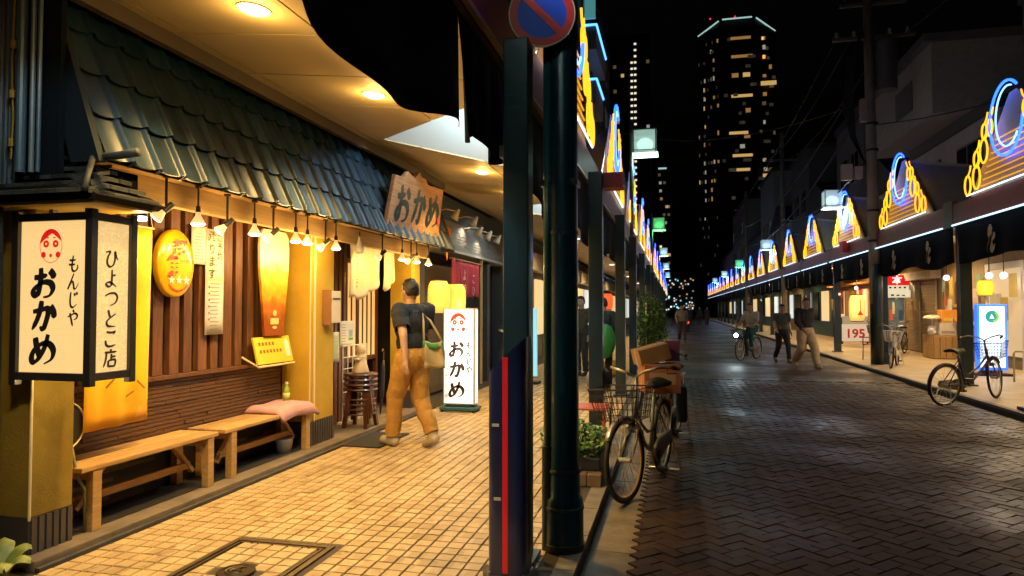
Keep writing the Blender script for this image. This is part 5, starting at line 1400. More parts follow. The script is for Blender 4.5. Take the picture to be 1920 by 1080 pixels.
# crates with boxes
t = thing('wooden_crate', (7.6,22.4,0), 'upright slatted wooden crate under the boxed goods', 'crate')
for i in range(6):
    MB().box(7.28,7.30,22.05+i*.14,22.17+i*.14,.02,.66).build('slat', wood_light, t, bevel=.003)
for i in range(4): MB().box(7.31+i*.16,7.45+i*.16,22.0,22.02,.02,.66).build('slat', wood_light, t, bevel=.003)
MB().box(7.31,7.95,22.03,22.88,.62,.68).build('lid', wood_light, t)
MB().box(7.31,7.95,22.03,22.88,.02,.06).build('bottom', wood_light, t)
for k, (x0, x1, y0, y1, z0, z1, c_, lab) in enumerate(((7.5,7.92,22.1,22.5,.684,1.05,(.75,.72,.66),'white goods box standing on the wooden crate'),(7.55,7.95,22.1,22.45,1.054,1.42,(.85,.35,.05),'orange and yellow goods box on top of the white one'))):
    o = thing('goods_box', ((x0+x1)/2,(y0+y1)/2,z0), lab, 'box')
    MB().box(x0,x1,y0,y1,z0,z1).build('carton', M('goods %d' % k, c_, .6, noise=.15), o, bevel=.006)
    MB().box(x0+.04,x1-.04,y0-.004,y0-.001,z0+.05,z0+.13).build('label_patch', M('goods patch %d' % k, (.8,.6,.1) if k else (.4,.3,.3), .6), o)
o = thing('plastic_bag', (7.36,22.3,.68), 'crumpled white plastic bag on the left of the crate', 'bag')
bgm = MB().sph((7.36,22.28,.82),(.13,.13,.14),18,12)
bgm.v = [tuple(Vector(p)+Vector((mnoise.noise(Vector(p)*9),mnoise.noise(Vector(p)*9+Vector((5,0,0))),mnoise.noise(Vector(p)*9+Vector((0,7,0)))))*.05) for p in bgm.v]
bgm.build('film', M('white film', (.75,.75,.78), .3), o, smooth=True)
o = thing('white_cap_stack', (7.42,22.3,1.0), 'white domed cover over the bag beside the goods boxes', 'cover')
MB().lathe([(.24,0),(.22,.06),(.14,.11),(0,.13)], (7.36,22.3,1.15), 18).build('dome', M('cream paint', (.78,.68,.5), .4), o, smooth=True)
MB().cyl((7.36,22.3,.96),(7.36,22.3,1.15),.02,n=8).build('stem', M('cream paint'), o)
# red chair on the right
def chair(x, y, rz, label, col, back=True):
    t = thing('chair', (x,y,0), label, 'chair', None, rz)
    m_ = M('chair paint '+label[:8], col, .45, noise=.2); l_ = M('chair leg', (.05,.035,.03), .4, .4)
    for i in range(5): MB().box(-.22+i*.09,-.22+i*.09+.075,-.21,.21,.42,.44).build('seat_slat', m_, t, bevel=.004, off=(0,0,0))
    for i in range(3 if back else 0): MB().box(-.23,-.21,-.2,.2,.52+i*.11,.60+i*.11).build('back_slat', m_, t, bevel=.004, off=(0,0,0))
    for a in (-1,1):
        MB().tube([(-.22,a*.2,0),(-.22,a*.2,.84 if back else .42)], .013, 8).build('leg', l_, t, off=(0,0,0))
        MB().tube([(.22,a*.2,0),(.21,a*.2,.42),(-.2,a*.2,.42)], .013, 8).build('leg', l_, t, off=(0,0,0))
        MB().tube([(-.22,a*.2,.64),(.2,a*.21,.63),(.22,a*.2,.42)] if back else [(-.22,a*.215,.43),(.22,a*.215,.43),(.23,a*.215,.05)], .016, 8).build('armrest' if back else 'side_rail', m_, t, off=(0,0,0))
    return t
chair(5.55, 21.3, rad(200), 'dark red chair on the right sidewalk behind the utility pole', (.22,.02,.02))
# blue banner base and rail at the right edge
t = thing('blue_stand', (4.98,11.1,0), 'navy blue plastic stand at the kerb on the right edge', 'banner stand')
MB().box(4.80,5.16,10.9,11.3,0,.05).build('base', M('navy plastic', (.01,.02,.18), .4), t, bevel=.01)
MB().prism([(4.86,11.02,.05),(5.10,11.02,.05),(5.04,11.02,.72),(4.95,11.02,.72)], (0,.14,0)).build('upright', M('navy plastic'), t, bevel=.01)
MB().box(4.975,4.99,11.012,11.019,.2,.42).build('label_strip', M('print white'), t)
t = thing('pale_rail', (7.2,16.2,0), 'low pale green metal rail at the right edge', 'barrier')
q = MB().tube([(6.6,15.6,0),(6.6,15.6,.55),(6.62,15.6,.6),(7.5,15.6,.6),(7.52,15.6,.55),(7.52,15.6,0)], .02, 8)
for i in range(3): q.cyl((6.82+i*.22,15.6,.02),(6.82+i*.22,15.6,.59),.012,n=6)
q.build('tube_frame', M('pale green paint', (.45,.5,.3), .4), t, smooth=True)

# utility pole with gear and wires
up_ = thing('utility_pole', (5.17,19.6,0), 'tall concrete utility pole with transformer on the right kerb', 'utility pole')
MB().cyl((5.17,19.6,0),(5.06,19.6,10.5),.15,.11,n=16).build('shaft', M('pole concrete', (.40,.34,.26), .8, noise=.3, nscale=3), up_, smooth=True)
MB().lathe([(.158,0),(.158,2.6),(.15,2.62)], (5.17,19.6,0), 16).build('dark_sleeve', steel_navy, up_, smooth=True)
MB().cyl((5.5,19.6,7.2),(5.5,19.6,8.5),.26,n=18).build('transformer', M('transformer grey', (.12,.12,.11), .6), up_, autos=True)
MB().box(4.2,6.2,19.55,19.65,8.6,8.68).box(4.4,6.0,19.55,19.65,9.5,9.58).build('crossarm', M('crossarm', (.14,.13,.12), .6), up_)
for i in range(5): MB().lathe([(.03,0),(.06,.04),(.03,.08),(.05,.12),(.02,.18)], (4.3+i*.43,19.6,8.68), 8).build('insulator', M('porcelain', (.4,.38,.34), .3), up_)
for y_, z_, s_ in ((19.4,4.85,.24),(19.75,4.88,.17)):
    MB().box(4.35 if s_ > .2 else 4.66,4.62 if s_ > .2 else 4.86,19.45,19.65,z_,z_+(.42 if s_ > .2 else .32)).build('meter_box', M('box cream', (.42,.36,.26), .6), up_, bevel=.01)
MB().box(4.85,5.0,19.5,19.7,6.4,7.0).build('meter_box', M('box cream'), up_, bevel=.01)
for z_ in (3.2,4.0,5.6,6.3): MB().lathe([(.15,0),(.155,.01),(.155,.05),(.15,.06)], (5.13,19.6,z_), 14).build('strap', chrome, up_)
def wire(p0, p1, sag, label, r=.018):
    p0 = Vector(p0); p1 = Vector(p1)
    o = MB().tube([p0+(p1-p0)*(i/16)-EZU*(sag*4*(i/16)*(1-i/16)) for i in range(17)], r, 5).build('overhead_wire', M('wire', (.02,.02,.02), .6), None, smooth=True)
    return tag(o, label, 'wire', 'overhead wires')
wire((4.35,19.6,8.8),(3.9,60,8.9),1.0,'long overhead wire running from the utility pole down the street')
wire((5.0,19.6,6.9),(4.6,52,6.2),1.4,'lower sagging cable running from the utility pole down the street',.03)
wire((4.5,19.6,9.7),(4.6,-2,9.5),.6,'upper overhead wire from the utility pole towards the camera')
wire((6.0,19.6,8.7),(7.4,-2,9.2),.6,'outer overhead wire from the utility pole towards the camera')
wire((5.1,19.6,6.3),(7.5,13,5.6),.2,'short service wire from the pole to the corner house',.015)
wire((4.9,19.6,7.6),(4.7,52,7.4),1.1,'middle cable sagging from the transformer down the street',.025)
wire((4.7,19.6,8.75),(4.5,35,8.7),.5,'short upper wire to the second utility pole')
wire((5.6,19.6,8.75),(5.5,35,8.7),.45,'short outer wire to the second utility pole')
wire((5.0,19.6,5.4),(4.9,35,5.9),.7,'low thick cable from the meter boxes to the second pole',.028)
wire((5.1,19.6,7.0),(-3.3,30,9.6),.9,'wire crossing the street to the balcony block')
p2_ = thing('utility_pole', (5.2,35,0), 'second utility pole further down the right side', 'utility pole')
MB().cyl((5.2,35,0),(5.15,35,10),.14,.1,n=12).build('shaft', M('pole concrete'), p2_, smooth=True)
MB().box(4.4,6,34.95,35.05,8.6,8.7).build('crossarm', M('crossarm'), p2_)
p3_ = thing('utility_pole', (5.2,52,0), 'third utility pole far down the right side', 'utility pole')
MB().cyl((5.2,52,0),(5.15,52,10),.14,.1,n=12).build('shaft', M('pole concrete'), p3_, smooth=True)
MB().box(4.4,6,51.95,52.05,8.6,8.7).build('crossarm', M('crossarm'), p3_)
wm = MB()
for i in range(7):
    q = [Vector((4.9-.06*i+.05*math.sin(i),19.5,9.0-.2*i)),Vector((4.65-.04*i,19.5,7.4-.1*i)),Vector((4.7-.02*i,19.5,6.0)),Vector((4.95,19.5,5.2))]
    wm.tube(q, .018, 5)
wm.build('drop_cables', M('wire'), up_)

# ================================================================== TOWERS
tw = M('tower wall', (.03,.03,.032), .7)
wglows = [E('tower window warm', (1,.62,.2), .55), E('tower window amber', (1,.5,.14), .28), E('tower window pale', (.9,.85,.7), .3), E('tower window dim', (.5,.35,.15), .16)]
tower = thing('lit_top_tower', (22,250,0), 'tall dark tower block with pale lit roof edge and scattered windows', 'tower')
TX0, TXM, TX1, TZT = 9.0, 22.2, 36.0, 101
poly = [(TX0,254),(16.5,249),(28.5,249),(TX1,254),(TX1,275),(TX0,275)]
MB().prism([(x,y,0) for x, y in poly], (0,0,TZT)).build('shaft', tw, tower)
crown = E('crown light', (.5,.8,.72), .7)
for a, b_ in (((TX0+.3,253.9,100.2),(16.2,249,103.2)),((17.4,248.9,103.6),(27.4,248.9,103.6)),((28.8,249,103.2),(TX1-.3,253.9,99.8))): MB().tube([a,b_], .26, 6).build('roof_light', crown, tower)
MB().prism([(TX0+.5,254.3,TZT),(16.5,249.4,TZT),(28.5,249.4,TZT),(TX1-.5,254.3,TZT),(30,262,TZT+2),(15,262,TZT+2)], (0,0,2)).build('roof_crown', tw, tower)
rt_ = random.Random(5)
def twin(x, y, z, ww, wh, m_): MB().box(x,x+ww,y-.15,y-.05,z,z+wh).build('window', m_, tower)
for z in (97,90.5,83.5,76.5,63.5,55.5,50.5): 
    if z != 83.5: twin(20.0+rt_.uniform(-.6,.6), 249, z-1, 6.6+rt_.uniform(-1,.6), 1.0, wglows[0 if z < 80 else 1])
twin(20.5,249,82.6,2.2,1.5,wglows[1]); twin(24.2,249,82.6,2.4,1.5,wglows[0]); twin(25,249,70,1.6,1.5,wglows[1]); twin(24.4,249,61,2,1.4,wglows[1]); twin(23,249,57.5,1.6,1.4,wglows[2])
for i in range(58):
    s_ = rt_.random() < .62
    z = rt_.uniform(30, 97); z = round(z/3.3)*3.3
    if s_: a = rt_.choice((.05,.28,.32,.6,.72,.9)); x = TX0+a*7.2; y = 254-a*5
    else: a = rt_.choice((.15,.3,.35,.7,.9)); x = 28.7+a*6.5; y = 249.2+a*4.4
    twin(x, y-.05, z, rt_.uniform(.7,1.3), rt_.uniform(1.0,1.6), rt_.choice(wglows))
twin(30.2,250.3,79.5,5.2,1.5,wglows[0]); twin(30.6,250.5,47,5,1.5,wglows[0])
faint = E('tower window faint', (.5,.4,.25), .05)
for i in range(110):
    a = rt_.random(); z = round(rt_.uniform(8, 98)/3.3)*3.3
    if a < .4: a /= .4; x, y = TX0+.3+a*6.4, 253.7-a*4.2
    elif a < .7: x, y = 17+(a-.4)/.3*10, 249
    else: a = (a-.7)/.3; x, y = 28.9+a*6, 249.5+a*4.0
    twin(x, y-.05, z, rt_.uniform(.8,1.8), 1.1, faint)
redl = E('warning red', (1,.02,.05), 1.2)
for x, z in ((13.5,105.5),(22,105.5),(24.5,66),(40.5,66)): 
    if x < 36: MB().sph((x,252,z),.35,8,6).build('warning_light', redl, tower)
t2 = thing('stair_light_tower', (-11.5,222,0), 'slim dark tower with two columns of dotted stair lights', 'tower')
MB().box(-22,-7,220.3,236,0,89.5).build('shaft', tw, t2)
dot = E('stair light', (1,.86,.66), 1.0)
for i in range(36):
    z = 86.5-i*2.0
    MB().box(-11.85,-11.1,220.1,220.25,z-.25,z+.35).build('stair_light', dot, t2)
    if i > 2: MB().box(-12.95,-12.2,220.1,220.25,z-.25,z+.35).build('stair_light', dot, t2)
for x, z in ((-18.5,79),(-18.4,71),(-16,76),(-17.5,61),(-8,80),(-8,59),(-17,55)): MB().box(x,x+1,220.1,220.25,z,z+1.1).build('window', rt_.choice(wglows), t2)
t3 = thing('far_block', (-3,260,0), 'low far block with a few lit windows at the end of the street', 'building')
MB().box(-7,-.5,260,275,0,55).build('shaft', tw, t3)
MB().box(-5.2,-2.2,259.7,259.9,53.6,54.2).build('roof_light', E('crown light', (.5,.8,.72), .7), t3)
for i in range(22): 
    x = rt_.uniform(-6.5,-1.5); z = round(rt_.uniform(12,52)/3)*3; MB().box(x,x+.9,259.7,259.9,z,z+1).build('window', rt_.choice(wglows), t3)
t4 = thing('end_block', (2,180,0), 'distant low block with small coloured lights at the vanishing point', 'building')
MB().box(-6,9,180,190,0,9.5).build('shaft', tw, t4)
for i in range(60):
    x = rt_.uniform(-3,5); z = rt_.uniform(1,9)
    MB().box(x,x+.35,179.7,179.9,z,z+.35).build('window', rt_.choice([wglows[0],wglows[2],E('cyan light', (.3,.8,1), .9),E('white light', (.9,.95,1), .8)]), t4)

# ================================================================== BICYCLES
tyre_m = M('tyre rubber', (.012,.012,.013), .7)
rim_al = M('rim metal', (.55,.53,.5), .3, .9)
alu = M('bike alloy', (.6,.58,.55), .3, .85)
def bicycle(rear, front, zr, zf, label, frame_col, steer=0, basket=True, tan=False, lean=0, carrier=True, name='bicycle', bcol=(.03,.03,.03), fork_al=False, chaincase=(.12,.12,.1), drop=False):
    rear = Vector((*rear, zr)); front = Vector((*front, zf))
    d = front-rear; hd = math.atan2(d.y, d.x); WB = 1.12
    t = thing(name, rear, label, 'bicycle'); t.rotation_euler = Euler((lean, -math.asin(max(-1,min(1,(zf-zr)/WB))), hd), 'XYZ')
    fm_ = M('frame paint '+label[:14], frame_col, .3, .2, coat=.5)
    fk = alu if fork_al else fm_
    R_ = .315
    Z0 = (0,0,0)
    pivot = Vector((.93,0,.6)); SM = Matrix.Translation(pivot) @ Matrix.Rotation(steer, 4, Vector((-.28,0,1)).normalized()) @ Matrix.Translation(-pivot)
    B = lambda mb, nm, m_, par, st=False, **k: (mb.xf(SM) if st else mb).build(nm, m_, par, off=Z0, **k)
    def wheel(cx, st):
        circ = lambda r, n=36: [(cx+r*math.cos(2*PI*i/n), 0, .335+r*math.sin(2*PI*i/n)) for i in range(n)]
        ty = B(MB().tube(circ(R_), .02, 8, True), 'wheel', tyre_m, t, st, smooth=True)
        B(MB().tube(circ(R_-.022), .012, 6, True, .8), 'rim', M('tan rim', (.55,.3,.1), .5) if tan and st else rim_al, ty, st, smooth=True)
        q = MB()
        for i in range(20):
            a = 2*PI*i/20; a2 = a+(.5 if i % 2 else -.5); s_ = .03 if i % 4 < 2 else -.03
            q.tube([(cx+.022*math.cos(a2), s_, .335+.022*math.sin(a2)), (cx+(R_-.03)*math.cos(a), 0, .335+(R_-.03)*math.sin(a))], .0018, 4)
        B(q, 'spokes', rim_al, ty, st)
        B(MB().cyl((cx,-.05,.335),(cx,.05,.335),.02,n=10), 'hub', alu, ty, st)
    wheel(0, False); wheel(WB, True)
    q = MB()
    q.tube([(.865,0,.85),(.935,0,.6)], .019, 10)
    if drop:
        q.tube([(.88,0,.8),(.3,0,.78)], .016, 10); q.tube([(.925,0,.63),(.43,0,.29)], .018, 10)
    else:
        q.tube([(.925,0,.63),(.78,0,.5),(.6,0,.36),(.43,0,.29)], .019, 10); q.tube([(.90,0,.73),(.72,0,.56),(.52,0,.46),(.36,0,.45)], .014, 8)
    q.tube([(.43,0,.29),(.28,0,.78)], .016, 10)
    for s_ in (-1,1):
        q.tube([(.43,s_*.03,.29),(0,s_*.06,.335)], .01, 8); q.tube([(.3,s_*.015,.70),(0,s_*.06,.335)], .008, 8)
    B(q, 'frame', fm_, t, smooth=True)
    q = MB()
    q.tube([(.93,0,.61),(.86,0,.87),(.85,0,.97)], .014, 8)
    for s_ in (-1,1): q.tube([(.935,0,.60),(.95,s_*.045,.585),(1.0,s_*.05,.48),(WB,s_*.052,.335)], [.013,.013,.011,.008], 8)
    B(q, 'fork', fk, t, True, smooth=True)
    q = MB(); gq = MB()
    for s_ in (-1,1):
        if drop: q.tube([(.85,0,.97),(.87,s_*.12,.99),(.80,s_*.27,1.0)], .012, 8)
        else: q.tube([(.85,0,.97),(.89,s_*.10,1.02),(.86,s_*.22,1.05),(.74,s_*.28,1.04)], .012, 8)
        gq.tube([(.75,s_*.279,1.04),(.63,s_*.285,1.02)] if not drop else [(.80,s_*.27,1.0),(.78,s_*.36,1.0)], .017, 8)
        gq.tube([(.80,s_*.26,1.03),(.86,s_*.28,1.0),(.72,s_*.30,.99)], .006, 5)
    hb2 = B(q, 'handlebar', alu, t, True, smooth=True); B(gq, 'grips', black_m, hb2, True, smooth=True)
    q = MB().grid(lambda a, b_: (.12+.27*a, (b_-.5)*(.19*(1-a)**.8+.05), .86+.02*math.cos((b_-.5)*5)-.015*a), 10, 8)
    sd_ = B(q, 'saddle', black_m, t, solid=.035, smooth=True); B(MB().tube([(.28,0,.77),(.25,0,.84)], .012, 8), 'seat_post', alu, sd_)
    q = MB()
    q.prism([(-.07,.05,.335),(-.03,.05,.40),(.40,.05,.39),(.53,.05,.33),(.53,.05,.25),(.42,.05,.19),(-.02,.05,.285)], (0,.03,0)); B(q, 'chain_case', M('case '+label[:10], chaincase, .35), t, bevel=.008)
    cr = MB()
    for s_ in (-1,1):
        cr.bar((.43,s_*.085,.29),(.43+s_*.11,s_*.1,.29-s_*.13),.022,.014); cr.box(.43+s_*.11-.045,.43+s_*.11+.045,s_*.14-.04,s_*.14+.04,.29-s_*.13-.012,.29-s_*.13+.012)
    B(cr, 'crank', chrome, t)
    for cx, st, a0, a1 in ((0,False,20,200),(WB,True,35,165)):
        q = MB(); n = 14
        vs_ = []
        for i in range(n+1):
            a = rad(a0+(a1-a0)*i/n)
            for w2, dr in ((-.028,-.008),(0,.004),(.028,-.008)): vs_.append((cx+(.35+dr)*math.cos(a), w2, .335+(.35+dr)*math.sin(a)))
        q.add(vs_, [(3*i+j, 3*i+j+1, 3*i+j+4, 3*i+j+3) for i in range(n) for j in range(2)])
        B(q, 'mudguard', fk if st and fork_al else M('mudguard '+label[:8], tuple(c*.8 for c in frame_col), .35, .3), t, st, smooth=True, solid=.002)
    if basket:
        q = MB(); x0, x1 = .96, 1.27
        for k in range(6):
            z = .66+.05*k; e = .02*k*.5
            q.tube([(x0-.01,-.15-e,z),(x1+e,-.15-e,z),(x1+e,.15+e,z),(x0-.01,.15+e,z)], .0035 if k < 5 else .007, 5, True)
        for i in range(9):
            a = -.15+.3*i/8; q.tube([(x1,a,.66),(x1+.05,a*1.3,.91)], .0028, 4); q.tube([(x0,a,.66),(x0-.01,a*1.3,.91)], .0028, 4)
            b_ = x0+(x1-x0)*i/8
            for s_ in (-1,1): q.tube([(b_,s_*.15,.66),(b_+.03*(i/8),s_*.2,.91)], .0028, 4)
            q.tube([(x0,a,.66),(x1,a,.66)], .0028, 4)
        B(q, 'basket', M('basket '+label[:8], bcol, .4, .4), t, True)
        B(MB().tube([(1.0,-.06,.65),(WB,-.06,.34)], .005, 6).tube([(1.0,.06,.65),(WB,.06,.34)], .005, 6), 'basket_stay', alu, t, True)
    B(MB().cyl((1.02,.0,.56),(1.10,0,.555),.028,.034,n=14), 'headlamp', M('lamp shell', (.4,.45,.5), .25, .5), t, True)
    if carrier:
        q = MB()
        for s_ in (-.06,0,.06): q.tube([(-.3,s_,.73),(.2,s_,.73)], .006, 6)
        for x in (-.3,-.1,.1): q.tube([(x,-.065,.73),(x,.065,.73)], .006, 6)
        for s_ in (-1,1): q.tube([(-.2,s_*.06,.73),(0,s_*.065,.335)], .006, 6)
        B(q, 'rear_carrier', alu, t)
        B(MB().obox((-.345,0,.6), (.02,.05,.07)), 'reflector', M('reflector red', (.4,.02,.02), .2), t)
    B(MB().tube([(0,.09,.335),(-.06,.15,.02)], .009, 6).tube([(0,-.09,.335),(-.06,-.15,.02)], .009, 6).tube([(-.06,.15,.02),(-.06,-.15,.02)], .009, 6), 'stand', alu, t)
    return t
bA = bicycle((-.11,6.62),(-.37,5.50),-.078,-.088,'grey city bicycle with wire basket loaded with cardboard boxes by the left kerb',(.14,.16,.18),steer=rad(-10),tan=True,fork_al=True,lean=0,bcol=(.05,.04,.03))
# cartons on its carrier
crd = M('carton', (.45,.28,.14), .8, noise=.2, nscale=6)
def carton(label, c, size, rz, ry=0, m_=None, patch=None, rx=0):
    o = thing('cardboard_box', c, label, 'box', None, 0); o.rotation_euler = (rx, ry, rz)
    sx, sy, sz = size
    MB().box(-sx/2,sx/2,-sy/2,sy/2,0,sz).build('carton', m_ or crd, o, off=(0,0,0), bevel=.004)
    MB().box(-sx/2-.0015,sx/2+.0015,-.025,.025,sz*.0+.002,sz+.0015).build('tape', M('tape', (.55,.42,.25), .35), o, off=(0,0,0))
    if patch: MB().box(-sx*.36,sx*.36,-sy/2-.003,-sy/2-.001,sz*.3,sz*.7).build('label_patch', patch, o, off=(0,0,0))
    return o
carton('orange printed cardboard box on the bicycle carrier',(-.14,6.72,.66),(.34,.34,.27),rad(12),m_=M('orange carton',(.62,.24,.12),.7,noise=.2),patch=M('pale print',(.7,.5,.4),.7))
carton('plain brown cardboard box tilted on top of the orange one',(-.20,6.70,.945),(.30,.26,.15),rad(20),ry=rad(-14))
carton('small purple packet behind the cartons on the bicycle',(-.02,6.86,.945),(.14,.12,.2),rad(5),m_=M('purple packet',(.3,.1,.25),.5))
bs_ = thing('saddle_bag', (.05,6.8,.3), 'black pannier bag hanging on the street side of the loaded bicycle', 'bag')
MB().box(.02,.12,6.62,6.95,.38,.72).build('pouch', M('black nylon', (.012,.013,.016), .6), bs_, bevel=.03)
bicycle((.02,8.55),(-.22,7.45),-.08,-.085,'dark bicycle parked behind the loaded city bicycle',(.02,.025,.03),steer=rad(12),basket=True)
bB = bicycle((4.14,12.05),(5.09,12.62),-.08,0,'purple city bicycle leaning with front wheel on the right sidewalk',(.05,.02,.09),steer=rad(22),lean=rad(4),bcol=(.03,.06,.12),carrier=False)
bicycle((5.55,19.3),(5.12,18.3),0,0,'white bicycle parked behind the utility pole on the right',(.7,.68,.62),steer=rad(15),bcol=(.6,.58,.52),fork_al=True,chaincase=(.6,.6,.58))
bicycle((6.9,25.2),(6.3,24.3),0,0,'black bicycle parked before the roller shutter',(.02,.02,.02),steer=rad(10))
bicycle((7.3,24.6),(6.75,23.65),0,0,'dark grey bicycle parked right before the shutter edge',(.05,.05,.05),steer=rad(-10))

# planter by the left kerb
pt = thing('planter', (-.84,6.0,0), 'dark rectangular planter on a brick edging beside the round pole', 'planter')
MB().box(-1.02,-.6,5.72,6.35,.1,.21).build('trough', M('dark plastic', (.02,.02,.022), .5), pt, bevel=.012)
MB().box(-1.0,-.62,5.74,6.33,.211,.216).build('soil', M('soil', (.03,.02,.012), .95), pt)
for i in range(4):
    MB().box(-1.05+i*.118,-1.05+i*.118+.112,5.60,5.70,.0,.1).build('edging_brick', M('edging brick', (.2,.13,.085), .7, noise=.3, rand=.3), pt, bevel=.004)
MB().box(-1.02,-.6,5.705,6.35,.001,.098).build('plinth', conc_m, pt)
leaf_plant('shrub', 'dense green leafy shrub growing in the dark planter', (-.84,5.95,.19), 1000, .31, .30, .055, lf, 21, 'shrub')
chair(-.88, 7.15, rad(265), 'low red slatted wooden seat behind the green shrub', (.5,.09,.05), False)
cr2 = thing('yellow_crate', (-1.3,15.0,0), 'small yellow plastic crate on the floor under the left arcade', 'crate')
for i in range(3): MB().box(-1.5,-1.1,14.8,14.83,.03+i*.1,.10+i*.1).build('slat', M('yellow plastic', (.7,.45,.06), .5), cr2)
MB().box(-1.5,-1.46,14.831,15.2,.02,.32).box(-1.14,-1.1,14.831,15.2,.02,.32).box(-1.455,-1.145,15.16,15.2,.02,.32).box(-1.45,-1.15,14.84,15.15,.02,.05).build('sides', M('yellow plastic'), cr2)
pn = thing('grey_pan', (-.78,7.1,.3), 'round grey metal basin leaning behind the shrub', 'basin')
MB().lathe([(0,0),(.11,0),(.15,.07),(.155,.072)], (-.86,8.0,.62), 22, rot=Euler((rad(80),0,rad(15))).to_matrix()).build('bowl', M('grey metal', (.3,.3,.32), .4, .4), pn, smooth=True)
leaf_plant('potted_tree', 'dark potted street plant far along the left kerb', (-.62,17.2,.3), 700, .42, 1.6, .12, lf[:3], 31, 'plant', upright=.8)
leaf_plant('potted_tree', 'second dark potted plant beyond the first on the left kerb', (-.6,21.5,.3), 500, .45, 1.5, .13, lf[:3], 32, 'plant', upright=.8)
for k, y in enumerate((17.2,21.5)):
    t = thing('plant_pot', (-.62,y,0), ['round pot under the first far street plant','round pot under the second far street plant'][k], 'pot')
    MB().lathe([(.16,0),(.2,.28),(.22,.3),(.18,.3)], (-.62,y,0), 16).build('pot', M('terracotta dark', (.12,.06,.04), .7), t, smooth=True)
t = paper_lantern('red_lantern', 'small glowing red lantern far down the left arcade', (-1.5,15.9,1.62), .14, .36, E('lantern red', (1,.12,.02), 1.0))

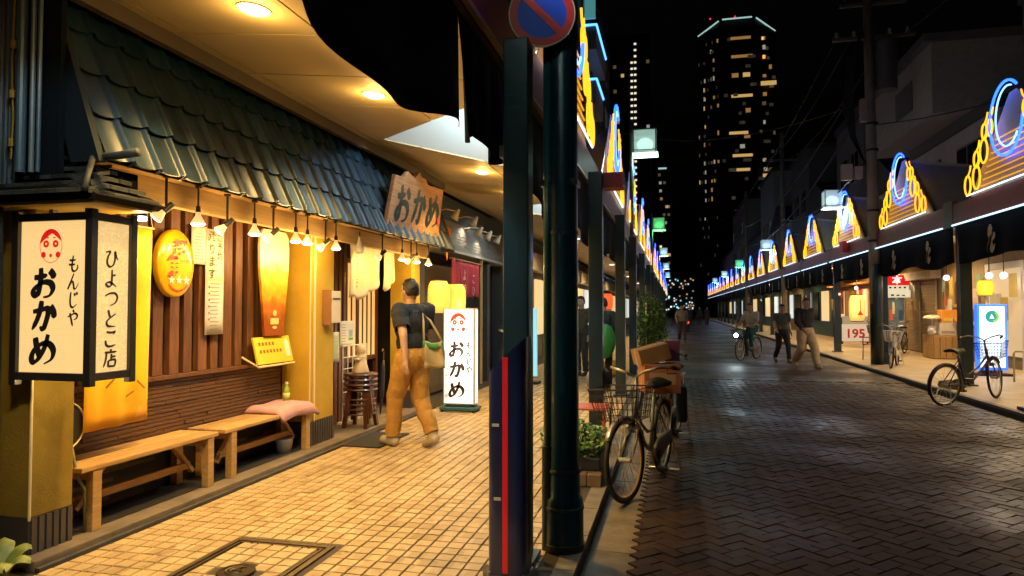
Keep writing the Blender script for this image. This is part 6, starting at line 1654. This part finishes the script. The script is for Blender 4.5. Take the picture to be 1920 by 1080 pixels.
# ================================================================== PEOPLE
def person(name, label, loc, heading, J, cols, h=1.72, voxel=.012, hair='short', fingers=True, extra=None):
    """J: joints in the body frame (x right, y forward). One remeshed surface, clothes peeled off it."""
    t = thing(name, loc, label, 'person'); t.rotation_euler = (0,0,heading)
    s = h/1.72; V = lambda p: Vector(p)*s
    P = dict(pelvis=(0,0,.95), belly=(0,.005,1.08), chest=(0,0,1.26), neck=(0,.0,1.45), head=(0,.025,1.60),
             shL=(-.185,-.01,1.40), shR=(.185,-.01,1.40), elL=(-.23,-.03,1.12), elR=(.23,-.03,1.12), wrL=(-.24,.05,.88), wrR=(.24,.05,.88),
             hipL=(-.09,0,.92), hipR=(.09,0,.92), knL=(-.1,.02,.5), knR=(.1,.02,.5), anL=(-.1,-.02,.09), anR=(.1,-.02,.09), toL=(-.11,.13,.035), toR=(.11,.13,.035))
    P.update(J); P = {k: V(p) for k, p in P.items()}
    prims = []
    def cap(a, b_, r0, r1, tg): prims.append(('c', a, b_, r0*s, r1*s, tg))
    def ell(c, r, tg): prims.append(('e', c, Vector(r)*s, 0, 0, tg))
    ell(P['pelvis'], (.165,.12,.13), 'trousers'); ell(P['belly'], (.15,.108,.17), 'shirt'); ell(P['chest'], (.175,.115,.2), 'shirt')
    cap(P['chest']+V((0,0,.12)), P['neck']+V((0,0,.0)), .075, .056, 'shirt'); cap(P['neck'], P['head']-V((0,.01,.05)), .055, .055, 'skin')
    ell(P['head'], (.078,.095,.118), 'skin'); ell(P['head']+V((0,.03,-.06)), (.055,.06,.055), 'skin')
    ell(P['head']+V((0,.098,-.015)), (.013,.02,.022), 'skin')
    for sx in (-1,1): ell(P['head']+V((sx*.08,-.005,-.01)), (.012,.022,.032), 'skin')
    for L_ in 'LR':
        sg = -1 if L_ == 'L' else 1
        cap(P['chest']+V((sg*.08,0,.1)), P['sh'+L_], .08, .06, 'shirt')
        mid = P['sh'+L_].lerp(P['el'+L_], .62)
        cap(P['sh'+L_], mid, .06, .05, 'shirt'); cap(mid, P['el'+L_], .048, .042, cols.get('sleeve', 'skin'))
        cap(P['el'+L_], P['wr'+L_], .041, .029, cols.get('cuff', 'skin'))
        fd = (P['wr'+L_]-P['el'+L_]).normalized(); pl_ = P['wr'+L_]+fd*.05*s
        side = Vector((0,1,0))-fd*fd.y; side = side.normalized() if side.length > .1 else Vector((1,0,0))
        ell(P['wr'+L_]+fd*.045*s, (.026,.036,.05), 'skin')
        if fingers:
            inw = Vector((-sg,0,0))
            for i, ln in enumerate((.062,.07,.066,.05)):
                b0 = pl_+fd*.03*s+side*((i-1.5)*-.019*s); b1 = b0+fd*ln*.55*s+inw*.006; b2 = b1+(fd*.75+inw*.6).normalized()*ln*.5*s
                cap(b0, b1, .0105, .0095, 'skin'); cap(b1, b2, .0095, .0085, 'skin')
            b0 = P['wr'+L_]+fd*.02*s+side*.025*s; b1 = b0+(fd*.6+side*.7).normalized()*.045*s; cap(b0, b1, .013, .011, 'skin'); cap(b1, b1+fd*.03*s, .011, .009, 'skin')
        cap(P['hip'+L_], P['kn'+L_], .088, .058, 'trousers'); cap(P['kn'+L_], P['an'+L_], .056, .042, 'trousers' if not cols.get('shorts') else 'skin')
        cap(P['an'+L_], P['an'+L_]-V((0,0,.03)), .045, .045, 'shoes')
        cap(P['an'+L_]-V((0,.03,.045)), P['to'+L_], .042, .036, 'shoes')
    mb = MB()
    for k_, a, b_, r0, r1, tg in prims:
        if k_ == 'e': mb.sph(a, tuple(b_), 14, 10)
        else:
            mb.sph(a, r0, 10, 8); mb.sph(b_, r1, 10, 8); mb.cyl(a, b_, r0, r1, 12)
    tmp = mb.build('body_tmp', M('skin', (.52,.32,.22), .5), None)
    md = tmp.modifiers.new('r', 'REMESH'); md.mode = 'VOXEL'; md.voxel_size = voxel*s
    md = tmp.modifiers.new('s', 'SMOOTH'); md.factor = .5; md.iterations = 2
    dg = bpy.context.evaluated_depsgraph_get(); dg.update()
    me = bpy.data.meshes.new_from_object(tmp.evaluated_get(dg)); bpy.data.objects.remove(tmp)
    me.name = 'body'; me.polygons.foreach_set('use_smooth', [True]*len(me.polygons))
    me.materials.clear(); me.materials.append(M('skin', (.52,.32,.22), .5))
    bo_ = bpy.data.objects.new('body', me); COL.objects.link(bo_); bo_.parent = t
    nvt = len(me.vertices); co = np.empty(nvt*3); me.vertices.foreach_get('co', co); co = co.reshape(-1, 3)
    no = np.empty(nvt*3); me.vertices.foreach_get('normal', no); no = no.reshape(-1, 3)
    best = np.full(nvt, 1e9); lab = np.zeros(nvt, int); tags = ['skin','shirt','trousers','shoes']
    for k_, a, b_, r0, r1, tg in prims:
        if k_ == 'e':
            q = (co-np.array(a))/np.array(b_); dd = (np.linalg.norm(q, axis=1)-1)*min(b_)
        else:
            A = np.array(a); D = np.array(b_)-A; tt = np.clip(((co-A)@D)/max(1e-9, D@D), 0, 1)
            dd = np.linalg.norm(co-A-tt[:,None]*D, axis=1)-(r0+(r1-r0)*tt)
        m_ = dd < best; best[m_] = dd[m_]; lab[m_] = tags.index(tg)
    shoe_done = False
    faces = [tuple(p.vertices) for p in me.polygons]
    sideR = np.linalg.norm(co-np.array(P['anR']), axis=1) < np.linalg.norm(co-np.array(P['anL']), axis=1)
    for ti, tg, nm_ in ((1,'shirt','shirt'),(2,'trousers','trousers'),(3,'shoes','shoe'),(3,'shoes','shoe')):
        use = lab == ti
        if tg == 'shoes':
            use = use & (sideR if not shoe_done else ~sideR); shoe_done = True
        if tg == 'shirt' and 'hem' in cols: use = use | ((lab == 2) & (co[:,2] > cols['hem']*s))
        fs = [f_ for f_ in faces if sum(use[i] for i in f_) >= 3]
        if not fs: continue
        ids = sorted({i for f_ in fs for i in f_}); mp = {i: k for k, i in enumerate(ids)}
        off_ = cols.get(tg+'_off', .012 if tg != 'trousers' else .02)
        g = MB(); vs_ = []
        for i in ids:
            p = Vector(co[i]); n_ = Vector(no[i])
            wr_ = 1.3
            fo = wr_*(.008*mnoise.noise(p*9)+.009*mnoise.noise(Vector((p.x*28+p.z*5,p.y*28,p.z*5)))+.003*mnoise.noise(Vector((p.x*40,p.y*40,p.z*60))))
            vs_.append(tuple(p+n_*(off_*s+(fo if tg != 'shoes' else 0))))
        g.add(vs_, [tuple(mp[i] for i in f_) for f_ in fs])
        g.build(nm_, M('cloth '+tg+label[:16], cols[tg], .85 if tg != 'shoes' else .5, noise=.15, nscale=20), t, smooth=True, off=(0,0,0))
    hd_ = P['head']
    q = MB(); n1, n2 = (44, 30) if voxel < .01 else (20, 14)
    hv = []
    for j in range(n2+1):
        th_ = PI*.80*j/n2
        for i in range(n1):
            ph_ = 2*PI*i/n1
            dx, dy, dz = math.sin(th_)*math.cos(ph_), math.sin(th_)*math.sin(ph_), math.cos(th_)
            lim = -.75 if hair == 'long' else -.30-.12*(dy < -.3)
            front_ = dy > .25
            z_ = max(dz, lim)
            if front_: z_ = max(dz, .45-.12*abs(dx)+.06*math.sin(dx*9))
            kk = 1.0 if not (front_ and dz < .45) else .7
            nn = 1+.10*mnoise.noise(Vector((dx*3.5,dy*3.5,dz*3.5)))+.05*mnoise.noise(Vector((dx*11,dy*11,dz*11)))+.035*mnoise.noise(Vector((dx*30,dy*30,dz*6)))
            hv.append(tuple(hd_+Vector((dx*.086*kk*nn, (dy*.103*kk-.006)*nn, z_*.128*nn+.006))*s))
    q.add(hv, [(j*n1+i, j*n1+(i+1) % n1, (j+1)*n1+(i+1) % n1, (j+1)*n1+i) for j in range(n2) for i in range(n1)])
    q.build('hair', M('hair '+str(cols.get('hair')), cols.get('hair', (.015,.012,.01)), .5), t, smooth=True, off=(0,0,0))
    q = MB()
    for sx in (-1,1): q.sph(hd_+Vector((sx*.032,.087,.008))*s, tuple(Vector((.014,.008,.008))*s), 8, 6)
    q.build('eyes', M('eye dark', (.02,.015,.012), .2), t, off=(0,0,0))
    q = MB().sph(hd_+Vector((0,.086,-.062))*s, tuple(Vector((.022,.006,.006))*s), 8, 6); q.build('mouth', M('lips', (.35,.13,.1), .5), t, off=(0,0,0))
    return t
WALK = dict(pelvis=(0,0,.93), hipL=(-.09,0,.9), hipR=(.09,0,.9), knL=(-.1,.22,.53), anL=(-.1,.30,.11), toL=(-.105,.44,.06), knR=(.1,.0,.49), anR=(.1,-.30,.17), toR=(.105,-.20,.05),
            elL=(-.24,-.14,1.15), wrL=(-.25,-.18,.91), elR=(.24,.05,1.13), wrR=(.235,.24,.98), chest=(0,.02,1.26), neck=(0,.03,1.45), head=(0,.05,1.60))
man = person('person', 'person in black shirt and ochre trousers walking past the restaurant entrance', (-2.68,6.78,0), rad(62), dict(WALK, knL=(-.1,.15,.52), anL=(-.1,.19,.10), toL=(-.105,.33,.05), anR=(.1,-.2,.14), toR=(.105,-.09,.04)),
       dict(shirt=(.014,.018,.026), trousers=(.50,.27,.06), shoes=(.5,.42,.3), hem=.88, trousers_off=.034, shirt_off=.03), h=1.76, voxel=.009)
tt_ = thing('tote_bag', (-2.38,6.72,.8), 'beige and green tote bag at the hip of the walking person', 'bag')
q = MB().grid(lambda a, b_: (-2.50+.2*a*(1-.15*b_), 6.64+.03*math.sin(a*PI)+.08*a+.015*math.sin(b_*7+a*5), .84+.28*b_-.03*math.sin(a*PI)*b_), 8, 8); q.build('cloth', [M('bag beige', (.42,.34,.2), .8)], tt_, smooth=True, solid=.05)
q = MB().grid(lambda a, b_: (-2.505+.19*a, 6.61+.03*math.sin(a*PI)+.08*a, 1.06+.06*b_-.03*math.sin(a*PI)), 8, 2); q.build('green_band', M('bag green', (.05,.25,.06), .8), tt_, smooth=True, solid=.01)
MB().tube([(-2.5,6.64,1.11),(-2.53,6.7,1.28),(-2.56,6.76,1.40),(-2.48,6.76,1.33),(-2.33,6.72,1.11)], .012, 6).build('strap', M('bag beige'), tt_, smooth=True)

pc = person('person', 'person in dark jacket and wide beige trousers walking in the street on the right', (3.28,18.8,-.08), rad(205), WALK,
       dict(shirt=(.03,.028,.035), trousers=(.55,.43,.3), shoes=(.4,.36,.3), sleeve='shirt', cuff='shirt', hem=.90, trousers_off=.045, shirt_off=.03), h=1.80, voxel=.012)
pb = person('person', 'person in green-grey shirt and dark shorts walking beside the cyclist', (2.98,20.6,-.08), rad(190), dict(WALK, wrL=(-.26,.0,.9)),
       dict(shirt=(.10,.12,.09), trousers=(.015,.015,.025), shoes=(.2,.12,.03), shorts=False, hem=.92), h=1.66, voxel=.012)
# cyclist riding towards the camera with a bright headlamp
SIT = dict(pelvis=(0,-.05,.98), hipL=(-.09,-.03,.95), hipR=(.09,-.03,.95), belly=(0,0,1.10), chest=(0,.06,1.27), neck=(0,.11,1.45), head=(0,.16,1.60), shL=(-.18,.06,1.41), shR=(.18,.06,1.41),
           elL=(-.25,.20,1.18), elR=(.25,.20,1.18), wrL=(-.27,.42,1.05), wrR=(.27,.42,1.05), knL=(-.1,.36,.78), knR=(.1,.30,.62), anL=(-.1,.26,.38), anR=(.1,.2,.19), toL=(-.1,.40,.33), toR=(.1,.34,.13))
cyc = person('person', 'cyclist in white shirt riding towards the camera', (2.32,21.9,-.08), rad(150), SIT, dict(shirt=(.62,.55,.45), trousers=(.02,.14,.16), shoes=(.08,.08,.08), hem=.99, sleeve='shirt'), h=1.70, voxel=.012)
fw = Vector((-math.sin(rad(150)), math.cos(rad(150)), 0))
rb = Vector((2.32,21.9,0))-fw*.28
fb = rb+fw*1.12
bC = bicycle((rb.x,rb.y),(fb.x,fb.y),-.08,-.08,'bicycle under the cyclist with its white headlamp switched on',(.05,.06,.07),basket=True,carrier=False)
hl = thing('bicycle_headlamp', (fb.x,fb.y,.7), 'blazing white headlamp on the cyclist\'s basket', 'headlamp')
hc = fb+fw*.26+EZU*.68
q = MB().cyl(hc-fw*.08, hc-fw*.01, .03, .056, n=14); q.build('shell', chrome, hl)
q = MB().sph(hc, .055, 12, 8); q.build('lens', E('headlamp glow', (.75,.95,1), 60), hl, smooth=True)
lamp('beam', hc+fw*.07, 25, (.75,.95,1), hl, 'SPOT', .03, 110, .9, fw-EZU*.12)

pd = person('person', 'dark-clothed person with green bag on the left sidewalk beyond the bicycles', (-1.35,13.6,0), rad(10), {}, dict(shirt=(.02,.022,.025), trousers=(.02,.02,.025), shoes=(.05,.05,.05), sleeve='shirt', cuff='shirt', hem=.9), h=1.66, voxel=.014)
t = thing('green_bag', (-1.32,13.4,.5), 'bright green bag carried on the dark-clothed person\'s back', 'bag')
MB().sph((-1.30,13.36,.82),(.2,.12,.34),14,10).build('sack', M('green nylon', (.03,.22,.03), .5), t, smooth=True)
pe = person('person', 'dark standing person deep under the left arcade', (-1.95,14.8,0), rad(150), {}, dict(shirt=(.06,.05,.03), trousers=(.03,.03,.03), shoes=(.05,.05,.05), sleeve='shirt', cuff='shirt', hem=.9), h=1.72, voxel=.014)
pf = person('person', 'blurred far person in pale jacket in the street near the vanishing point', (.35,31,-.08), rad(185), WALK, dict(shirt=(.2,.18,.15), trousers=(.04,.03,.035), shoes=(.05,.05,.05), sleeve='shirt', cuff='shirt', hem=.9), h=1.72, voxel=.02, fingers=False)
pf['label'] = 'far person in pale jacket walking in the street near the vanishing point'
for k, (x, y) in enumerate(((2.2,62),(3.0,66),(1.6,70))):
    person('person', ['distant dark figure left of the far right sidewalk','distant dark figure nearest the far right kerb','most distant dark figure down the street'][k], (x,y,-.08), rad(180+20*k), {}, dict(shirt=(.04,.04,.05), trousers=(.03,.03,.04), shoes=(.05,.05,.05), sleeve='shirt', cuff='shirt', hem=.9), h=1.7, voxel=.03, fingers=False)
# far vehicle tail light
t = thing('scooter', (.9,46,-.08), 'far parked scooter with a glowing red tail lamp', 'scooter')
MB().tube([(.9,45.6,.3),(.9,45.9,.25),(.9,46.4,.3),(.9,46.6,.75)], [.12,.14,.09,.06], 8).build('body', black_m, t, smooth=True)
for y_ in (45.5,46.6): MB().tube([(.9,y_+.2*math.cos(i*PI/8),.12+.2*math.sin(i*PI/8)) for i in range(16)], .05, 6, True).build('wheel', tyre_m, t)
MB().box(.75,1.05,45.5,46.0,.62,.72).build('seat', black_m, t, bevel=.02)
MB().box(.84,.96,45.36,45.4,.5,.64).build('tail_lamp', E('tail red', (1,.05,.02), 3), t)
